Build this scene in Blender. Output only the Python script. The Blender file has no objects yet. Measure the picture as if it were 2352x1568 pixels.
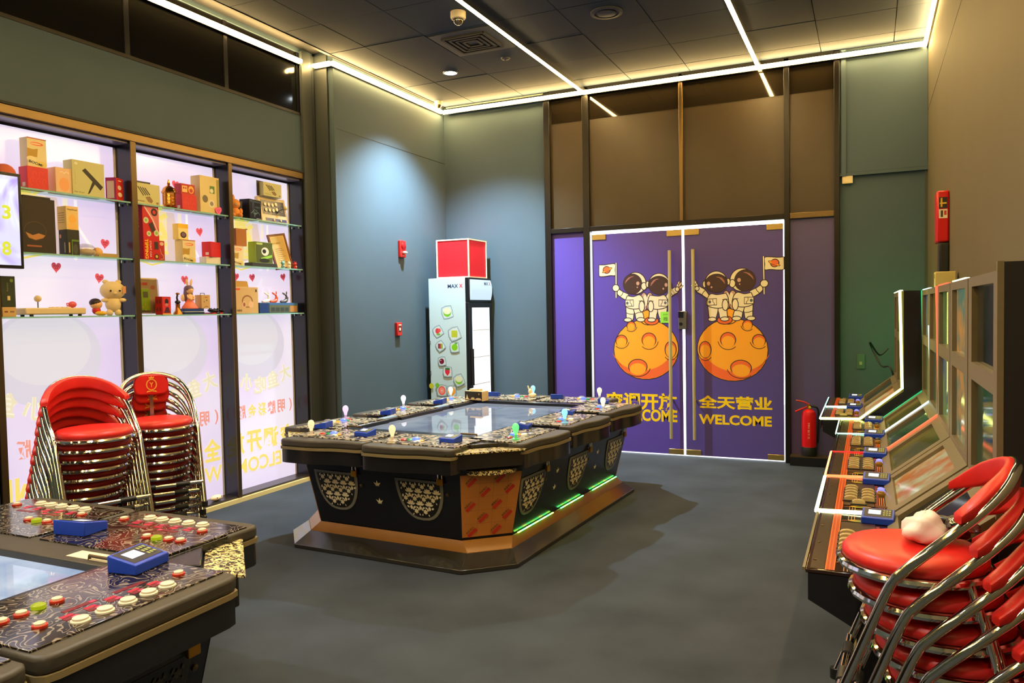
import bpy, math, random
from mathutils import Vector, Matrix
random.seed(7)
sc = bpy.context.scene
COL = sc.collection
R = math.radians
PI = math.pi

# ---------------------------------------------------------------- camera
F_PX, YAW, PITCH, ROLL, CAMH = 1780.5, .431869, -.0387451, -.0189964, 1.55
_f = Vector((-math.sin(YAW)*math.cos(PITCH), math.cos(YAW)*math.cos(PITCH), math.sin(PITCH)))
_r = Vector((math.cos(YAW), math.sin(YAW), 0))
_u = _r.cross(_f)
CR = math.cos(ROLL)*_r + math.sin(ROLL)*_u
CU = -math.sin(ROLL)*_r + math.cos(ROLL)*_u
CC = Vector((0, 0, CAMH))
cd = bpy.data.cameras.new('camera'); cam = bpy.data.objects.new('camera', cd); COL.objects.link(cam)
cd.sensor_width = 36; cd.lens = F_PX/2352*36; cd.clip_start = .05; cd.clip_end = 100
cam.matrix_world = Matrix.Translation(CC) @ Matrix((CR, CU, -_f)).transposed().to_4x4()
sc.camera = cam
def ray(x, y): return CR*((x-1176)/F_PX) + CU*((784-y)/F_PX) + _f
def onX(x, y, X): d = ray(x, y); return CC + d*((X-CC.x)/d.x)
def onY(x, y, Y): d = ray(x, y); return CC + d*((Y-CC.y)/d.y)
def onZ(x, y, Z): d = ray(x, y); return CC + d*((Z-CC.z)/d.z)

# ---------------------------------------------------------------- world, large lights, exposure
w = bpy.data.worlds.new('daylight'); sc.world = w; w.use_nodes = True
w.node_tree.nodes['Background'].inputs[0].default_value = (.93, .97, 1, 1)
w.node_tree.nodes['Background'].inputs[1].default_value = 7.0
sc.view_settings.view_transform = 'Standard'
sc.view_settings.look = 'None'
sc.view_settings.gamma = 1
sc.view_settings.use_curve_mapping = False
sc.view_settings.exposure = 0.0
sc.cycles.use_denoising = True
sc.cycles.max_bounces = 8
sc.cycles.caustics_reflective = False; sc.cycles.caustics_refractive = False
LED_WARM = (1.0, .66, .24)
LED_STRENGTH = 108
DOWN_ENERGY = 1000
PANEL_STRENGTH = .92
def lamp(name, kind, loc, energy, color, **kw):
    l = bpy.data.lights.new(name, kind); o = bpy.data.objects.new(name, l); COL.objects.link(o)
    o.location = loc; l.energy = energy; l.color = color
    for k, v in kw.items(): setattr(l, k, v)
    return o
DL = (-3.82, 6.93)
ADDED_SPOTS = ((-1.9, 3.1), (-3.82, .6), (-.6, -.4))          # unseen spots added out of frame to cool and lift the near floor
for q in ADDED_SPOTS: lamp('cool_spot_beam', 'SPOT', (q[0], q[1], 3.93), 190, (.82, .92, 1), spot_size=R(118), spot_blend=.7, shadow_soft_size=.05)
lamp('cool_spot_beam', 'SPOT', (DL[0], DL[1], 3.93), DOWN_ENERGY, (.70, .88, 1), spot_size=R(112), spot_blend=.8, shadow_soft_size=.04)

# ---------------------------------------------------------------- materials
def s2l(c): return tuple(((v/255)/12.92 if v/255 <= .04045 else ((v/255+.055)/1.055)**2.4) for v in c)
MATS = {}
def mat(name, rgb, rough=.5, metal=0., emit=0., ecol=None, noise=None, bump=0., bscale=200, coat=0., spec=.5, trans=0.):
    if name in MATS: return MATS[name]
    m = bpy.data.materials.new(name); m.use_nodes = True
    nt = m.node_tree; b = nt.nodes['Principled BSDF']
    c = s2l(rgb)
    b.inputs['Base Color'].default_value = (*c, 1)
    b.inputs['Roughness'].default_value = rough
    b.inputs['Metallic'].default_value = metal
    b.inputs['Specular IOR Level'].default_value = spec
    b.inputs['Coat Weight'].default_value = coat
    b.inputs['Coat Roughness'].default_value = .08
    b.inputs['Transmission Weight'].default_value = trans
    if emit:
        b.inputs['Emission Color'].default_value = (*(s2l(ecol) if ecol else c), 1)
        b.inputs['Emission Strength'].default_value = emit
    if noise:
        sc_, amt = noise[:2]
        tc = nt.nodes.new('ShaderNodeTexCoord')
        n = nt.nodes.new('ShaderNodeTexNoise'); n.inputs['Scale'].default_value = sc_; n.inputs['Detail'].default_value = 6
        nt.links.new(tc.outputs['Object'], n.inputs['Vector'])
        r = nt.nodes.new('ShaderNodeValToRGB')
        lo = tuple(max(0, v*(1-amt)) for v in c); hi = tuple(min(1, v*(1+amt)) for v in c)
        r.color_ramp.elements[0].position = .3; r.color_ramp.elements[1].position = .7
        r.color_ramp.elements[0].color = (*lo, 1); r.color_ramp.elements[1].color = (*hi, 1)
        nt.links.new(n.outputs['Fac'], r.inputs['Fac']); nt.links.new(r.outputs['Color'], b.inputs['Base Color'])
    if bump:
        tc = nt.nodes.new('ShaderNodeTexCoord')
        n = nt.nodes.new('ShaderNodeTexNoise'); n.inputs['Scale'].default_value = bscale; n.inputs['Detail'].default_value = 3
        bp = nt.nodes.new('ShaderNodeBump'); bp.inputs['Strength'].default_value = bump; bp.inputs['Distance'].default_value = .002
        nt.links.new(tc.outputs['Object'], n.inputs['Vector'])
        nt.links.new(n.outputs['Fac'], bp.inputs['Height']); nt.links.new(bp.outputs['Normal'], b.inputs['Normal'])
    MATS[name] = m; return m
def C(rgb, rough=.5):                       # plain printed / painted colour
    return mat('paint_%02x%02x%02x_%d' % (*rgb, int(rough*100)), rgb, rough)
def E(rgb, s=1.):                           # something that gives off light
    return mat('light_%02x%02x%02x_%d' % (*rgb, int(s*100)), tuple(int(v*.45) for v in rgb), .35, emit=s, ecol=rgb)
def ems(name, rgb, s):                      # pure emitter
    if name in MATS: return MATS[name]
    m = bpy.data.materials.new(name); m.use_nodes = True; nt = m.node_tree; nt.nodes.clear()
    e = nt.nodes.new('ShaderNodeEmission'); o = nt.nodes.new('ShaderNodeOutputMaterial')
    e.inputs[0].default_value = (*rgb, 1); e.inputs[1].default_value = s
    nt.links.new(e.outputs[0], o.inputs[0]); MATS[name] = m; return m
def clear(name, rgb, gloss=.1, rough=.03):
    if name in MATS: return MATS[name]
    m = bpy.data.materials.new(name); m.use_nodes = True; nt = m.node_tree; nt.nodes.clear()
    t = nt.nodes.new('ShaderNodeBsdfTransparent'); g = nt.nodes.new('ShaderNodeBsdfGlossy'); x = nt.nodes.new('ShaderNodeMixShader')
    o = nt.nodes.new('ShaderNodeOutputMaterial')
    t.inputs[0].default_value = (*s2l(rgb), 1); g.inputs['Roughness'].default_value = rough; x.inputs[0].default_value = gloss
    nt.links.new(t.outputs[0], x.inputs[1]); nt.links.new(g.outputs[0], x.inputs[2]); nt.links.new(x.outputs[0], o.inputs[0])
    MATS[name] = m; return m
def pattern_mat(name, a, b, scale, rough=.3, thr=.5, coat=0., kind='scroll'):
    """two-colour scrollwork print: warped bands over a base colour"""
    if name in MATS: return MATS[name]
    m = mat(name, a, rough, coat=coat); nt = m.node_tree; bs = nt.nodes['Principled BSDF']
    tc = nt.nodes.new('ShaderNodeTexCoord')
    n = nt.nodes.new('ShaderNodeTexNoise'); n.inputs['Scale'].default_value = scale; n.inputs['Detail'].default_value = 1.5
    n.inputs['Distortion'].default_value = {'scroll': 1.2, 'damask': .8, 'blotch': .3}[kind]
    nt.links.new(tc.outputs['Object'], n.inputs['Vector'])
    mu = nt.nodes.new('ShaderNodeMath'); mu.operation = 'MULTIPLY'; mu.inputs[1].default_value = {'scroll': 9, 'damask': 5, 'blotch': 3}[kind]
    fr = nt.nodes.new('ShaderNodeMath'); fr.operation = 'FRACT'
    nt.links.new(n.outputs['Fac'], mu.inputs[0]); nt.links.new(mu.outputs[0], fr.inputs[0])
    r = nt.nodes.new('ShaderNodeValToRGB')
    r.color_ramp.elements[0].position = thr; r.color_ramp.elements[1].position = min(1, thr+.06)
    r.color_ramp.elements[0].color = (*s2l(a), 1); r.color_ramp.elements[1].color = (*s2l(b), 1)
    nt.links.new(fr.outputs[0], r.inputs['Fac']); nt.links.new(r.outputs['Color'], bs.inputs['Base Color'])
    return m
WALL = mat('slate_paint', (68, 87, 99), .75, noise=(1.3, .06), bump=.15, bscale=90)
FLOOR = mat('carpet', (60, 67, 76), .93, noise=(2.2, .22), bump=.6, bscale=420, spec=.2)
CEIL = mat('ceiling_tile_paint', (26, 44, 62), .8, noise=(3, .05), bump=.2, bscale=150)
DKMET = mat('dark_metal', (42, 40, 38), .32, metal=.7)
BRONZE = mat('brushed_bronze', (116, 96, 64), .34, metal=.85)
BLACK = mat('black_laminate', (26, 26, 30), .22)
BLACKM = mat('black_matte', (18, 18, 20), .6)
CHROME = mat('chrome', (225, 222, 215), .09, metal=1)
STEEL = mat('steel', (170, 168, 160), .25, metal=1)
RED = mat('red_vinyl', (205, 34, 30), .38, noise=(14, .12), bump=.12, bscale=60)
RUBBER = mat('black_rubber', (16, 16, 16), .5)
GLASS = clear('shelf_glass', (225, 245, 236), .09)
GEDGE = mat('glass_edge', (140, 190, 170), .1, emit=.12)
TAN = mat('tan_board', (196, 128, 58), .5, noise=(6, .12))
BLUE = mat('blue_plastic', (26, 66, 190), .38)
CREAM = (232, 214, 160)

# ---------------------------------------------------------------- mesh building
class MB:
    def __init__(s): s.v = []; s.f = []; s.m = []; s.cur = 0
    def add(s, vs, fs):
        o = len(s.v); s.v += [Vector(p) for p in vs]; s.f += [tuple(i+o for i in f) for f in fs]; s.m += [s.cur]*len(fs); return s
    def box(s, x0, y0, z0, x1, y1, z1):
        return s.add([(x0,y0,z0),(x1,y0,z0),(x1,y1,z0),(x0,y1,z0),(x0,y0,z1),(x1,y0,z1),(x1,y1,z1),(x0,y1,z1)],
                     [(0,3,2,1),(4,5,6,7),(0,1,5,4),(1,2,6,5),(2,3,7,6),(3,0,4,7)])
    def cbox(s, c, d, rz=0):
        o = len(s.v); s.box(-d[0]/2,-d[1]/2,-d[2]/2,d[0]/2,d[1]/2,d[2]/2); M = Matrix.Translation(c) @ Matrix.Rotation(rz,4,'Z')
        for i in range(o, len(s.v)): s.v[i] = M @ s.v[i]
        return s
    def prism(s, pts, z0, z1, top=None):
        n = len(pts); tp = top or pts
        vs = [(x,y,z0) for x,y in pts]+[(x,y,z1) for x,y in tp]
        return s.add(vs, [tuple(range(n))[::-1], tuple(range(n,2*n))]+[(i,(i+1)%n,n+(i+1)%n,n+i) for i in range(n)])
    def lathe(s, prof, n=20, c=(0,0,0), axis='Z', sx=1, sy=1):
        vs = []; fs = []
        for r, z in prof:
            for k in range(n):
                a = 2*PI*k/n; vs.append((r*math.cos(a)*sx, r*math.sin(a)*sy, z))
        m = len(prof)
        for i in range(m-1):
            for k in range(n): fs.append((i*n+k, i*n+(k+1)%n, (i+1)*n+(k+1)%n, (i+1)*n+k))
        fs.append(tuple(range(n))[::-1]); fs.append(tuple(range((m-1)*n, m*n)))
        if axis == 'X': vs = [(z, x, y) for x, y, z in vs]
        if axis == 'Y': vs = [(y, z, x) for x, y, z in vs]
        return s.add([Vector(v)+Vector(c) for v in vs], fs)
    def cyl(s, c, r, z0, z1, n=20, axis='Z'): return s.lathe([(r, z0), (r, z1)], n, c, axis)
    def ball(s, c, r, n=14, m=9, sc=(1,1,1), rot=None):
        prof = [(max(1e-4, math.sin(PI*i/m))*r, -math.cos(PI*i/m)*r) for i in range(m+1)]
        o = len(s.v); s.lathe(prof, n)
        for i in range(o, len(s.v)):
            p = Vector((s.v[i].x*sc[0], s.v[i].y*sc[1], s.v[i].z*sc[2]))
            if rot: p = rot @ p
            s.v[i] = p + Vector(c)
        return s
    def tube(s, path, r, n=10, closed=False, cap=True):
        P = [Vector(p) for p in path]; k = len(P); rs = r if isinstance(r, (list, tuple)) else [r]*k
        vs = []; fs = []; up = None
        for i in range(k):
            a = P[(i-1) % k] if (closed or i) else P[0]; b = P[(i+1) % k] if (closed or i < k-1) else P[-1]
            t = (b-a).normalized()
            if up is None:
                up = Vector((0,0,1)) if abs(t.z) < .9 else Vector((1,0,0))
            up = (up - t*up.dot(t)).normalized(); sd = t.cross(up)
            for j in range(n):
                an = 2*PI*j/n; vs.append(P[i] + (up*math.cos(an)+sd*math.sin(an))*rs[i])
        for i in range(k if closed else k-1):
            i2 = (i+1) % k
            for j in range(n): fs.append((i*n+j, i*n+(j+1)%n, i2*n+(j+1)%n, i2*n+j))
        if cap and not closed: fs += [tuple(range(n))[::-1], tuple(range((k-1)*n, k*n))]
        return s.add(vs, fs)
    def xform(s, M, o=0):
        for i in range(o, len(s.v)): s.v[i] = M @ s.v[i]
        return s
    def build(s, name, m, parent=None, bevel=0, smooth=40, seg=2):
        me = bpy.data.meshes.new(name); me.from_pydata(s.v, [], s.f); me.update()
        ms = m if isinstance(m, (list, tuple)) else [m]
        for q in ms: me.materials.append(q)
        if len(ms) > 1: me.polygons.foreach_set('material_index', s.m)
        if smooth:
            me.polygons.foreach_set('use_smooth', [True]*len(me.polygons)); me.set_sharp_from_angle(angle=R(smooth))
        ob = bpy.data.objects.new(name, me); COL.objects.link(ob)
        if parent: ob.parent = parent
        if bevel:
            b = ob.modifiers.new('edge', 'BEVEL'); b.width = bevel; b.segments = seg; b.limit_method = 'ANGLE'; b.angle_limit = R(35)
        return ob
def tag(o, label=None, cat=None, group=None, kind=None):
    if label: o['label'] = label
    if cat: o['category'] = cat
    if group: o['group'] = group
    if kind: o['kind'] = kind
    return o
def thing(name, label, cat, loc=(0,0,0), rz=0, group=None, parent=None):
    o = bpy.data.objects.new(name, None); COL.objects.link(o); o.location = loc; o.rotation_euler.z = rz; o.empty_display_size = .05
    return tag(o, label, cat, group)
def dup(o, parent=None):
    c = o.copy(); COL.objects.link(c)
    if parent: c.parent = parent
    for ch in list(o.children): dup(ch, c)
    return c
def struct(name, mb, m, **k): return tag(mb.build(name, m, **k), kind='structure')
def bez(pts, n=10):
    """Catmull-Rom through points"""
    P = [Vector(p) for p in pts]; out = []
    for i in range(len(P)-1):
        p0 = P[max(0,i-1)]; p1 = P[i]; p2 = P[i+1]; p3 = P[min(len(P)-1,i+2)]
        for k in range(n):
            t = k/n
            out.append(.5*((2*p1)+(p2-p0)*t+(2*p0-5*p1+4*p2-p3)*t*t+(3*p1-p0-3*p2+p3)*t**3))
    out.append(P[-1]); return out
def rounded(pts, r, n=4):
    """round the corners of a 2-D polygon"""
    out = []; k = len(pts)
    for i in range(k):
        p = Vector(pts[i]); a = Vector(pts[i-1])-p; b = Vector(pts[(i+1) % k])-p
        rr = min(r, a.length*.49, b.length*.49); pa = p+a.normalized()*rr; pb = p+b.normalized()*rr
        for j in range(n+1):
            t = j/n; q = pa*(1-t)**2+p*2*t*(1-t)+pb*t*t; out.append((q.x, q.y))
    return out
_txt = {}
def text_geo(s, bold=0.):
    """glyph outlines as (verts2d, faces), normalised so that height of a capital is 1"""
    if (s, bold) in _txt: return _txt[(s, bold)]
    cu = bpy.data.curves.new('t', 'FONT'); cu.body = s; cu.size = 1; cu.offset = bold; cu.resolution_u = 3
    cu.align_x = 'CENTER'; cu.align_y = 'CENTER'
    ob = bpy.data.objects.new('t', cu); COL.objects.link(ob)
    me = bpy.data.meshes.new_from_object(ob.evaluated_get(bpy.context.evaluated_depsgraph_get()))
    vs = [(v.co.x, v.co.y) for v in me.vertices]; fs = [tuple(p.vertices) for p in me.polygons]
    bpy.data.objects.remove(ob); bpy.data.curves.remove(cu); bpy.data.meshes.remove(me)
    if vs:
        x0 = min(v[0] for v in vs); x1 = max(v[0] for v in vs); y0 = min(v[1] for v in vs); y1 = max(v[1] for v in vs)
        wd = max(x1-x0, 1e-6); hd = max(y1-y0, 1e-6)
        vs = [((x-(x0+x1)/2)/wd, (y-(y0+y1)/2)/hd) for x, y in vs]
    _txt[(s, bold)] = (vs, fs); return _txt[(s, bold)]
class Print:
    """flat print: layered 2-D shapes on a plane (u right, v up), a tenth of a millimetre apart"""
    def __init__(s, conv=None, step=.00012): s.mb = MB(); s.mats = []; s.n = 0; s.conv = conv; s.step = step
    def _m(s, m):
        if not hasattr(m, 'node_tree'): m = C(m)
        if m not in s.mats: s.mats.append(m)
        s.mb.cur = s.mats.index(m); s.n += 1
    def poly(s, pts, m):
        s._m(m); z = s.n*s.step
        if s.conv: pts = [s.conv(*p) for p in pts]
        A = sum(pts[i][0]*pts[(i+1) % len(pts)][1]-pts[(i+1) % len(pts)][0]*pts[i][1] for i in range(len(pts)))
        if A < 0: pts = pts[::-1]
        s.mb.add([(x, y, z) for x, y in pts], [tuple(range(len(pts)))]); return s
    def rect(s, x0, y0, x1, y1, m): return s.poly([(x0,y0),(x1,y0),(x1,y1),(x0,y1)], m)
    def ell(s, cx, cy, rx, ry, m, rot=0, n=28, a0=0, a1=360):
        cs, sn = math.cos(R(rot)), math.sin(R(rot)); k = n if a1-a0 >= 360 else n+1
        pts = []
        for i in range(k):
            a = R(a0+(a1-a0)*i/n); x, y = rx*math.cos(a), ry*math.sin(a); pts.append((cx+x*cs-y*sn, cy+x*sn+y*cs))
        return s.poly(pts, m)
    def line(s, pts, wd, m, closed=False):
        s._m(m); z = s.n*s.step
        if s.conv: pts = [s.conv(*p) for p in pts]
        k = len(pts); vs = []; fs = []
        for i in range(k):
            a = Vector(pts[(i-1) % k] if (closed or i) else pts[0]); b = Vector(pts[(i+1) % k] if (closed or i < k-1) else pts[-1])
            t = (b-a); t = t.normalized() if t.length else Vector((1,0)); nn = Vector((-t.y, t.x))*wd/2; p = Vector(pts[i])
            vs += [(p.x+nn.x, p.y+nn.y, z), (p.x-nn.x, p.y-nn.y, z)]
        for i in range(k if closed else k-1):
            j = (i+1) % k; fs.append((2*i+1, 2*j+1, 2*j, 2*i))
        s.mb.add(vs, fs); return s
    def text(s, t, cx, cy, wd, ht, m, bold=0., rot=0, mirror=False):
        s._m(m); z = s.n*s.step; vs, fs = text_geo(t, bold); cs, sn = math.cos(R(rot)), math.sin(R(rot)); q = []
        for x, y in vs:
            x *= wd*(-1 if mirror else 1); y *= ht; q.append((cx+x*cs-y*sn, cy+x*sn+y*cs, z))
        s.mb.add(q, [f[::-1] for f in fs] if mirror else fs); return s
    def build(s, name, parent, O, U, V):
        """O = point of (0,0), U, V = unit directions of u and v in the parent's space"""
        U = Vector(U); V = Vector(V); N = U.cross(V)
        M = Matrix((U, V, N)).transposed().to_4x4(); M.translation = Vector(O); s.mb.xform(M)
        return s.mb.build(name, s.mats or [BLACK], parent, smooth=0)
# ================================================================ the room
XL, XB, XR, YD, YF, ZC = -4.79, -4.56, .49, 8.087, -3.0, 3.96
YB = 6.0                                   # where the projecting wall begins
struct('floor', MB().box(-5.3, YF-.2, -.12, XR+.3, YD+.02, 0), FLOOR)
struct('floor_outside', MB().box(-7, YD+.02, -.14, 3, YD+5, -.03), C((170, 168, 160), .9))
# left wall: solid part, band over the display recess, top beam, column beside it
lw = MB().box(-5.3, YF, 0, XL, 2.93, 3.41).box(-5.3, 2.93, 2.885, XL, 5.86, 3.41).box(-5.3, YF, 3.98, XL, 5.86, 4.5)
lw.box(-5.3, 5.86, 0, XL, YB, 4.5).box(-5.3, 2.93, -.02, -5.12, 5.86, 2.9)
struct('wall_left', lw, WALL)
wb = struct('wall_left_projecting', MB().box(-5.3, YB, 0, XB, YD+.2, 4.3), WALL)
MB().box(XB-.004, YB+.03, 3.302, XB+.0015, YD, 3.308).build('panel_joint', BLACKM, wb)
wr = struct('wall_right', MB().box(XR, YF, 0, XR+.2, YD+.2, 4.3), mat('warm_lit_slate_paint', (96, 87, 62), .7, noise=(2, .05), bump=.15, bscale=90))  # same slate paint, with the warm strip light put into its colour
MB().box(XR-.0015, YF, 3.302, XR+.004, YD, 3.308).build('panel_joint', BLACKM, wr)
struct('wall_front', MB().box(-5.3, YF-.2, 0, XR+.2, YF, 4.5), WALL)
bw = MB().box(XB-.1, YD, 0, -3.27, YD+.2, 4.3).box(-.255, YD, 0, XR+.2, YD+.2, 4.3).box(-3.3, YD, 3.97, -.2, YD+.2, 4.3)
wk = struct('wall_back', bw, WALL)
MB().box(-.25, YD-.03, 2.80, XR, YD, 3.95).build('wall_panel', WALL, wk, bevel=.004)
MB().box(-.25, YD-.04, 2.77, XR, YD, 2.80).build('ledge_trim', WALL, wk)
MB().box(-.235, YD-.045, 2.77, -.195, YD, 3.95).build('corner_trim', WALL, wk)
struct('trim_1', MB().box(XR-.025, YD-.02, 0, XR, YD, 3.95), C((58, 66, 62), .6))
struct('trim_2', MB().box(XL, 5.80, 0, XL+.03, 5.93, 3.99).box(XL, 5.945, 0, XL+.02, 5.985, 3.99).box(XL, YB-.02, 0, XB-.06, YB, 3.99), C((58, 64, 66), .5))
# ceiling: slab with hung tiles, a dark slot over the shelf wall
ce = struct('ceiling', MB().box(-5.3, YF, 4.02, XR+.2, YD+.2, 4.1).box(-4.56, YF, 3.955, -4.525, YD, 4.02), BLACKM)
xs = [-4.52]+[-4.13+.62*i for i in range(8)]+[XR]
ys = [YD]+[7.77-.62*i for i in range(18)]
tile_me = None
for i in range(len(xs)-1):
    for j in range(len(ys)-1):
        dx, dy = xs[i+1]-xs[i]-.007, ys[j]-ys[j+1]-.007
        full = abs(dx-.613) < .002 and abs(dy-.613) < .002
        cx, cy = (xs[i]+xs[i+1])/2, (ys[j]+ys[j+1])/2
        dz = random.uniform(-.002, .002)
        if full and tile_me:
            o = bpy.data.objects.new('ceiling_tile', tile_me); COL.objects.link(o); o.parent = ce
        else:
            o = MB().box(-dx/2, -dy/2, 0, dx/2, dy/2, .018).build('ceiling_tile', CEIL, ce, smooth=0)
            if full: tile_me = o.data
        o.location = (cx, cy, ZC+dz)
MB().box(-4.52, YD-.012, ZC-.012, XR, YD-.002, ZC+.004).build('edge_trim', C((190, 186, 170), .4), ce)

# light strips
LED = ems('led_warm', LED_WARM, LED_STRENGTH)
def strip(label, x0, y0, x1, y1, hang=False, sgn=1):
    t = thing('led_strip', label, 'light strip', (0, 0, 0), 0, 'warm ceiling light strips')
    a, b = Vector((x0, y0)), Vector((x1, y1)); d = (b-a).normalized(); n = Vector((-d.y, d.x))
    def bar(hw, z0, z1):
        p = [a+n*hw, a-n*hw, b-n*hw, b+n*hw]; return MB().prism([(q.x, q.y) for q in p][::-1], z0, z1)
    if hang:
        bar(.017, 3.884, 3.888).build('diffuser', LED, t, smooth=0)
        bar(.019, 3.888, 3.93).build('channel', STEEL, t, smooth=0)
        h = MB(); L = (b-a).length
        for k in range(int(L/1.8)+1):
            q = a+d*(k*1.8+.2)
            if k*1.8+.2 < L: h.cyl((q.x, q.y, 0), .003, 3.93, ZC+.003, 6)
        h.build('suspension_wire', STEEL, t)
    else:
        a0, b0 = a.copy(), b.copy(); a, b = a0+n*.012*sgn, b0+n*.012*sgn
        bar(.012, 3.882, 3.908).build('diffuser', LED, t, smooth=0)
        a, b = a0-n*.007*sgn, b0-n*.007*sgn; bar(.0065, 3.868, 3.918).build('channel', STEEL, t, smooth=0)
    return t
strip('warm light strip along the dark glass above the display shelves', XL+.015, YF, XL+.015, 5.80, sgn=-1)
strip('short warm light strip at the dark column beside the shelves', XL+.035, YB-.035, XB, YB-.035, sgn=-1)
strip('warm light strip along the top of the wall with the red alarm', XB+.015, YB-.04, XB+.015, YD-.06, sgn=-1)
strip('warm light strip along the top of the wall above the purple doors', XB+.03, YD-.066, XR-.03, YD-.066, sgn=-1)
strip('warm light strip along the top of the right wall', XR-.015, YF, XR-.015, YD-.03, sgn=1)
strip('hanging warm light strip above the game table, left of the round ceiling outlet', -2.79, YF, -2.79, YD-.03, True)
strip('hanging warm light strip right of the round ceiling outlet', -.978, YF, -.978, YD-.03, True)

# transom glass over the shelf wall
TG = mat('black_glass', (14, 13, 11), .09)
tr = struct('window_1', MB().box(XL-.03, YF, 3.41, XL-.015, 5.80, 3.98), TG)
fr = MB().box(XL-.03, YF, 3.40, XL+.006, 5.81, 3.425)
fr.build('window_frame', DKMET, tr)
for y in (1.16, 2.1, 3.03, 3.96, 4.90, 5.79): MB().box(XL-.03, y-.02, 3.42, XL-.008, y+.02, 3.98).build('mullion', BLACK, tr)

# shop front: frame, brown upper panes, purple side panes
BG = mat('brown_film', (62, 50, 30), .36, noise=(3, .1))
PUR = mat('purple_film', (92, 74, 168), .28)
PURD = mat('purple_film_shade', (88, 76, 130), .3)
ff = thing('trim_5', 'dark bronze metal frame around the purple double doors', 'door frame'); ff['kind'] = 'structure'
del ff['label']; del ff['category']
def fbar(name, x0, x1, z0, z1, m=DKMET, d=.05, b=.004): return MB().box(x0, YD-d, z0, x1, YD+.04, z1).build(name, m, ff, bevel=b)
fbar('post', -3.275, -3.205, 0, 3.95); fbar('post', -2.825, -2.752, 0, 3.95); fbar('post', -.752, -.70, 0, 3.95); fbar('post', -.30, -.25, 0, 3.95)
fbar('mullion', -1.775, -1.735, 2.45, 3.95, BRONZE)
for x0, x1 in ((-3.205, -2.825), (-2.752, -.752), (-.70, -.30)): fbar('header', x0, x1, 2.40, 2.455, BRONZE if x0 > -1 else DKMET, .045)
fbar('top_rail', -3.205, -.30, 3.91, 3.96)
for n, (x0, x1) in enumerate(((-3.205, -2.825), (-2.752, -1.775), (-1.735, -.752), (-.70, -.30))):
    o = struct('window_%d' % (n+2), MB().box(x0, YD-.005, 2.45, x1, YD+.01, 3.92), BG)
    MB().box(x0, YD-.008, 3.61, x1, YD-.004, 3.92).build('clear_strip', mat('dark_glass', (34, 28, 18), .05), o)
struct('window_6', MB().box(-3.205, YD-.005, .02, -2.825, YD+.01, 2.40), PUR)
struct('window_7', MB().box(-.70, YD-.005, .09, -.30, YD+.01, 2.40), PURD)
pl = struct('trim_3', MB().box(-.70, YD-.16, 0, -.27, YD, .085), BLACK)
MB().box(-.70, YD-.16, .085, -.27, YD, .095).build('plinth_top', BRONZE, pl)
struct('trim_4', MB().box(-3.2, YD-.06, 0, -2.83, YD, .07), DKMET)

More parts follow.
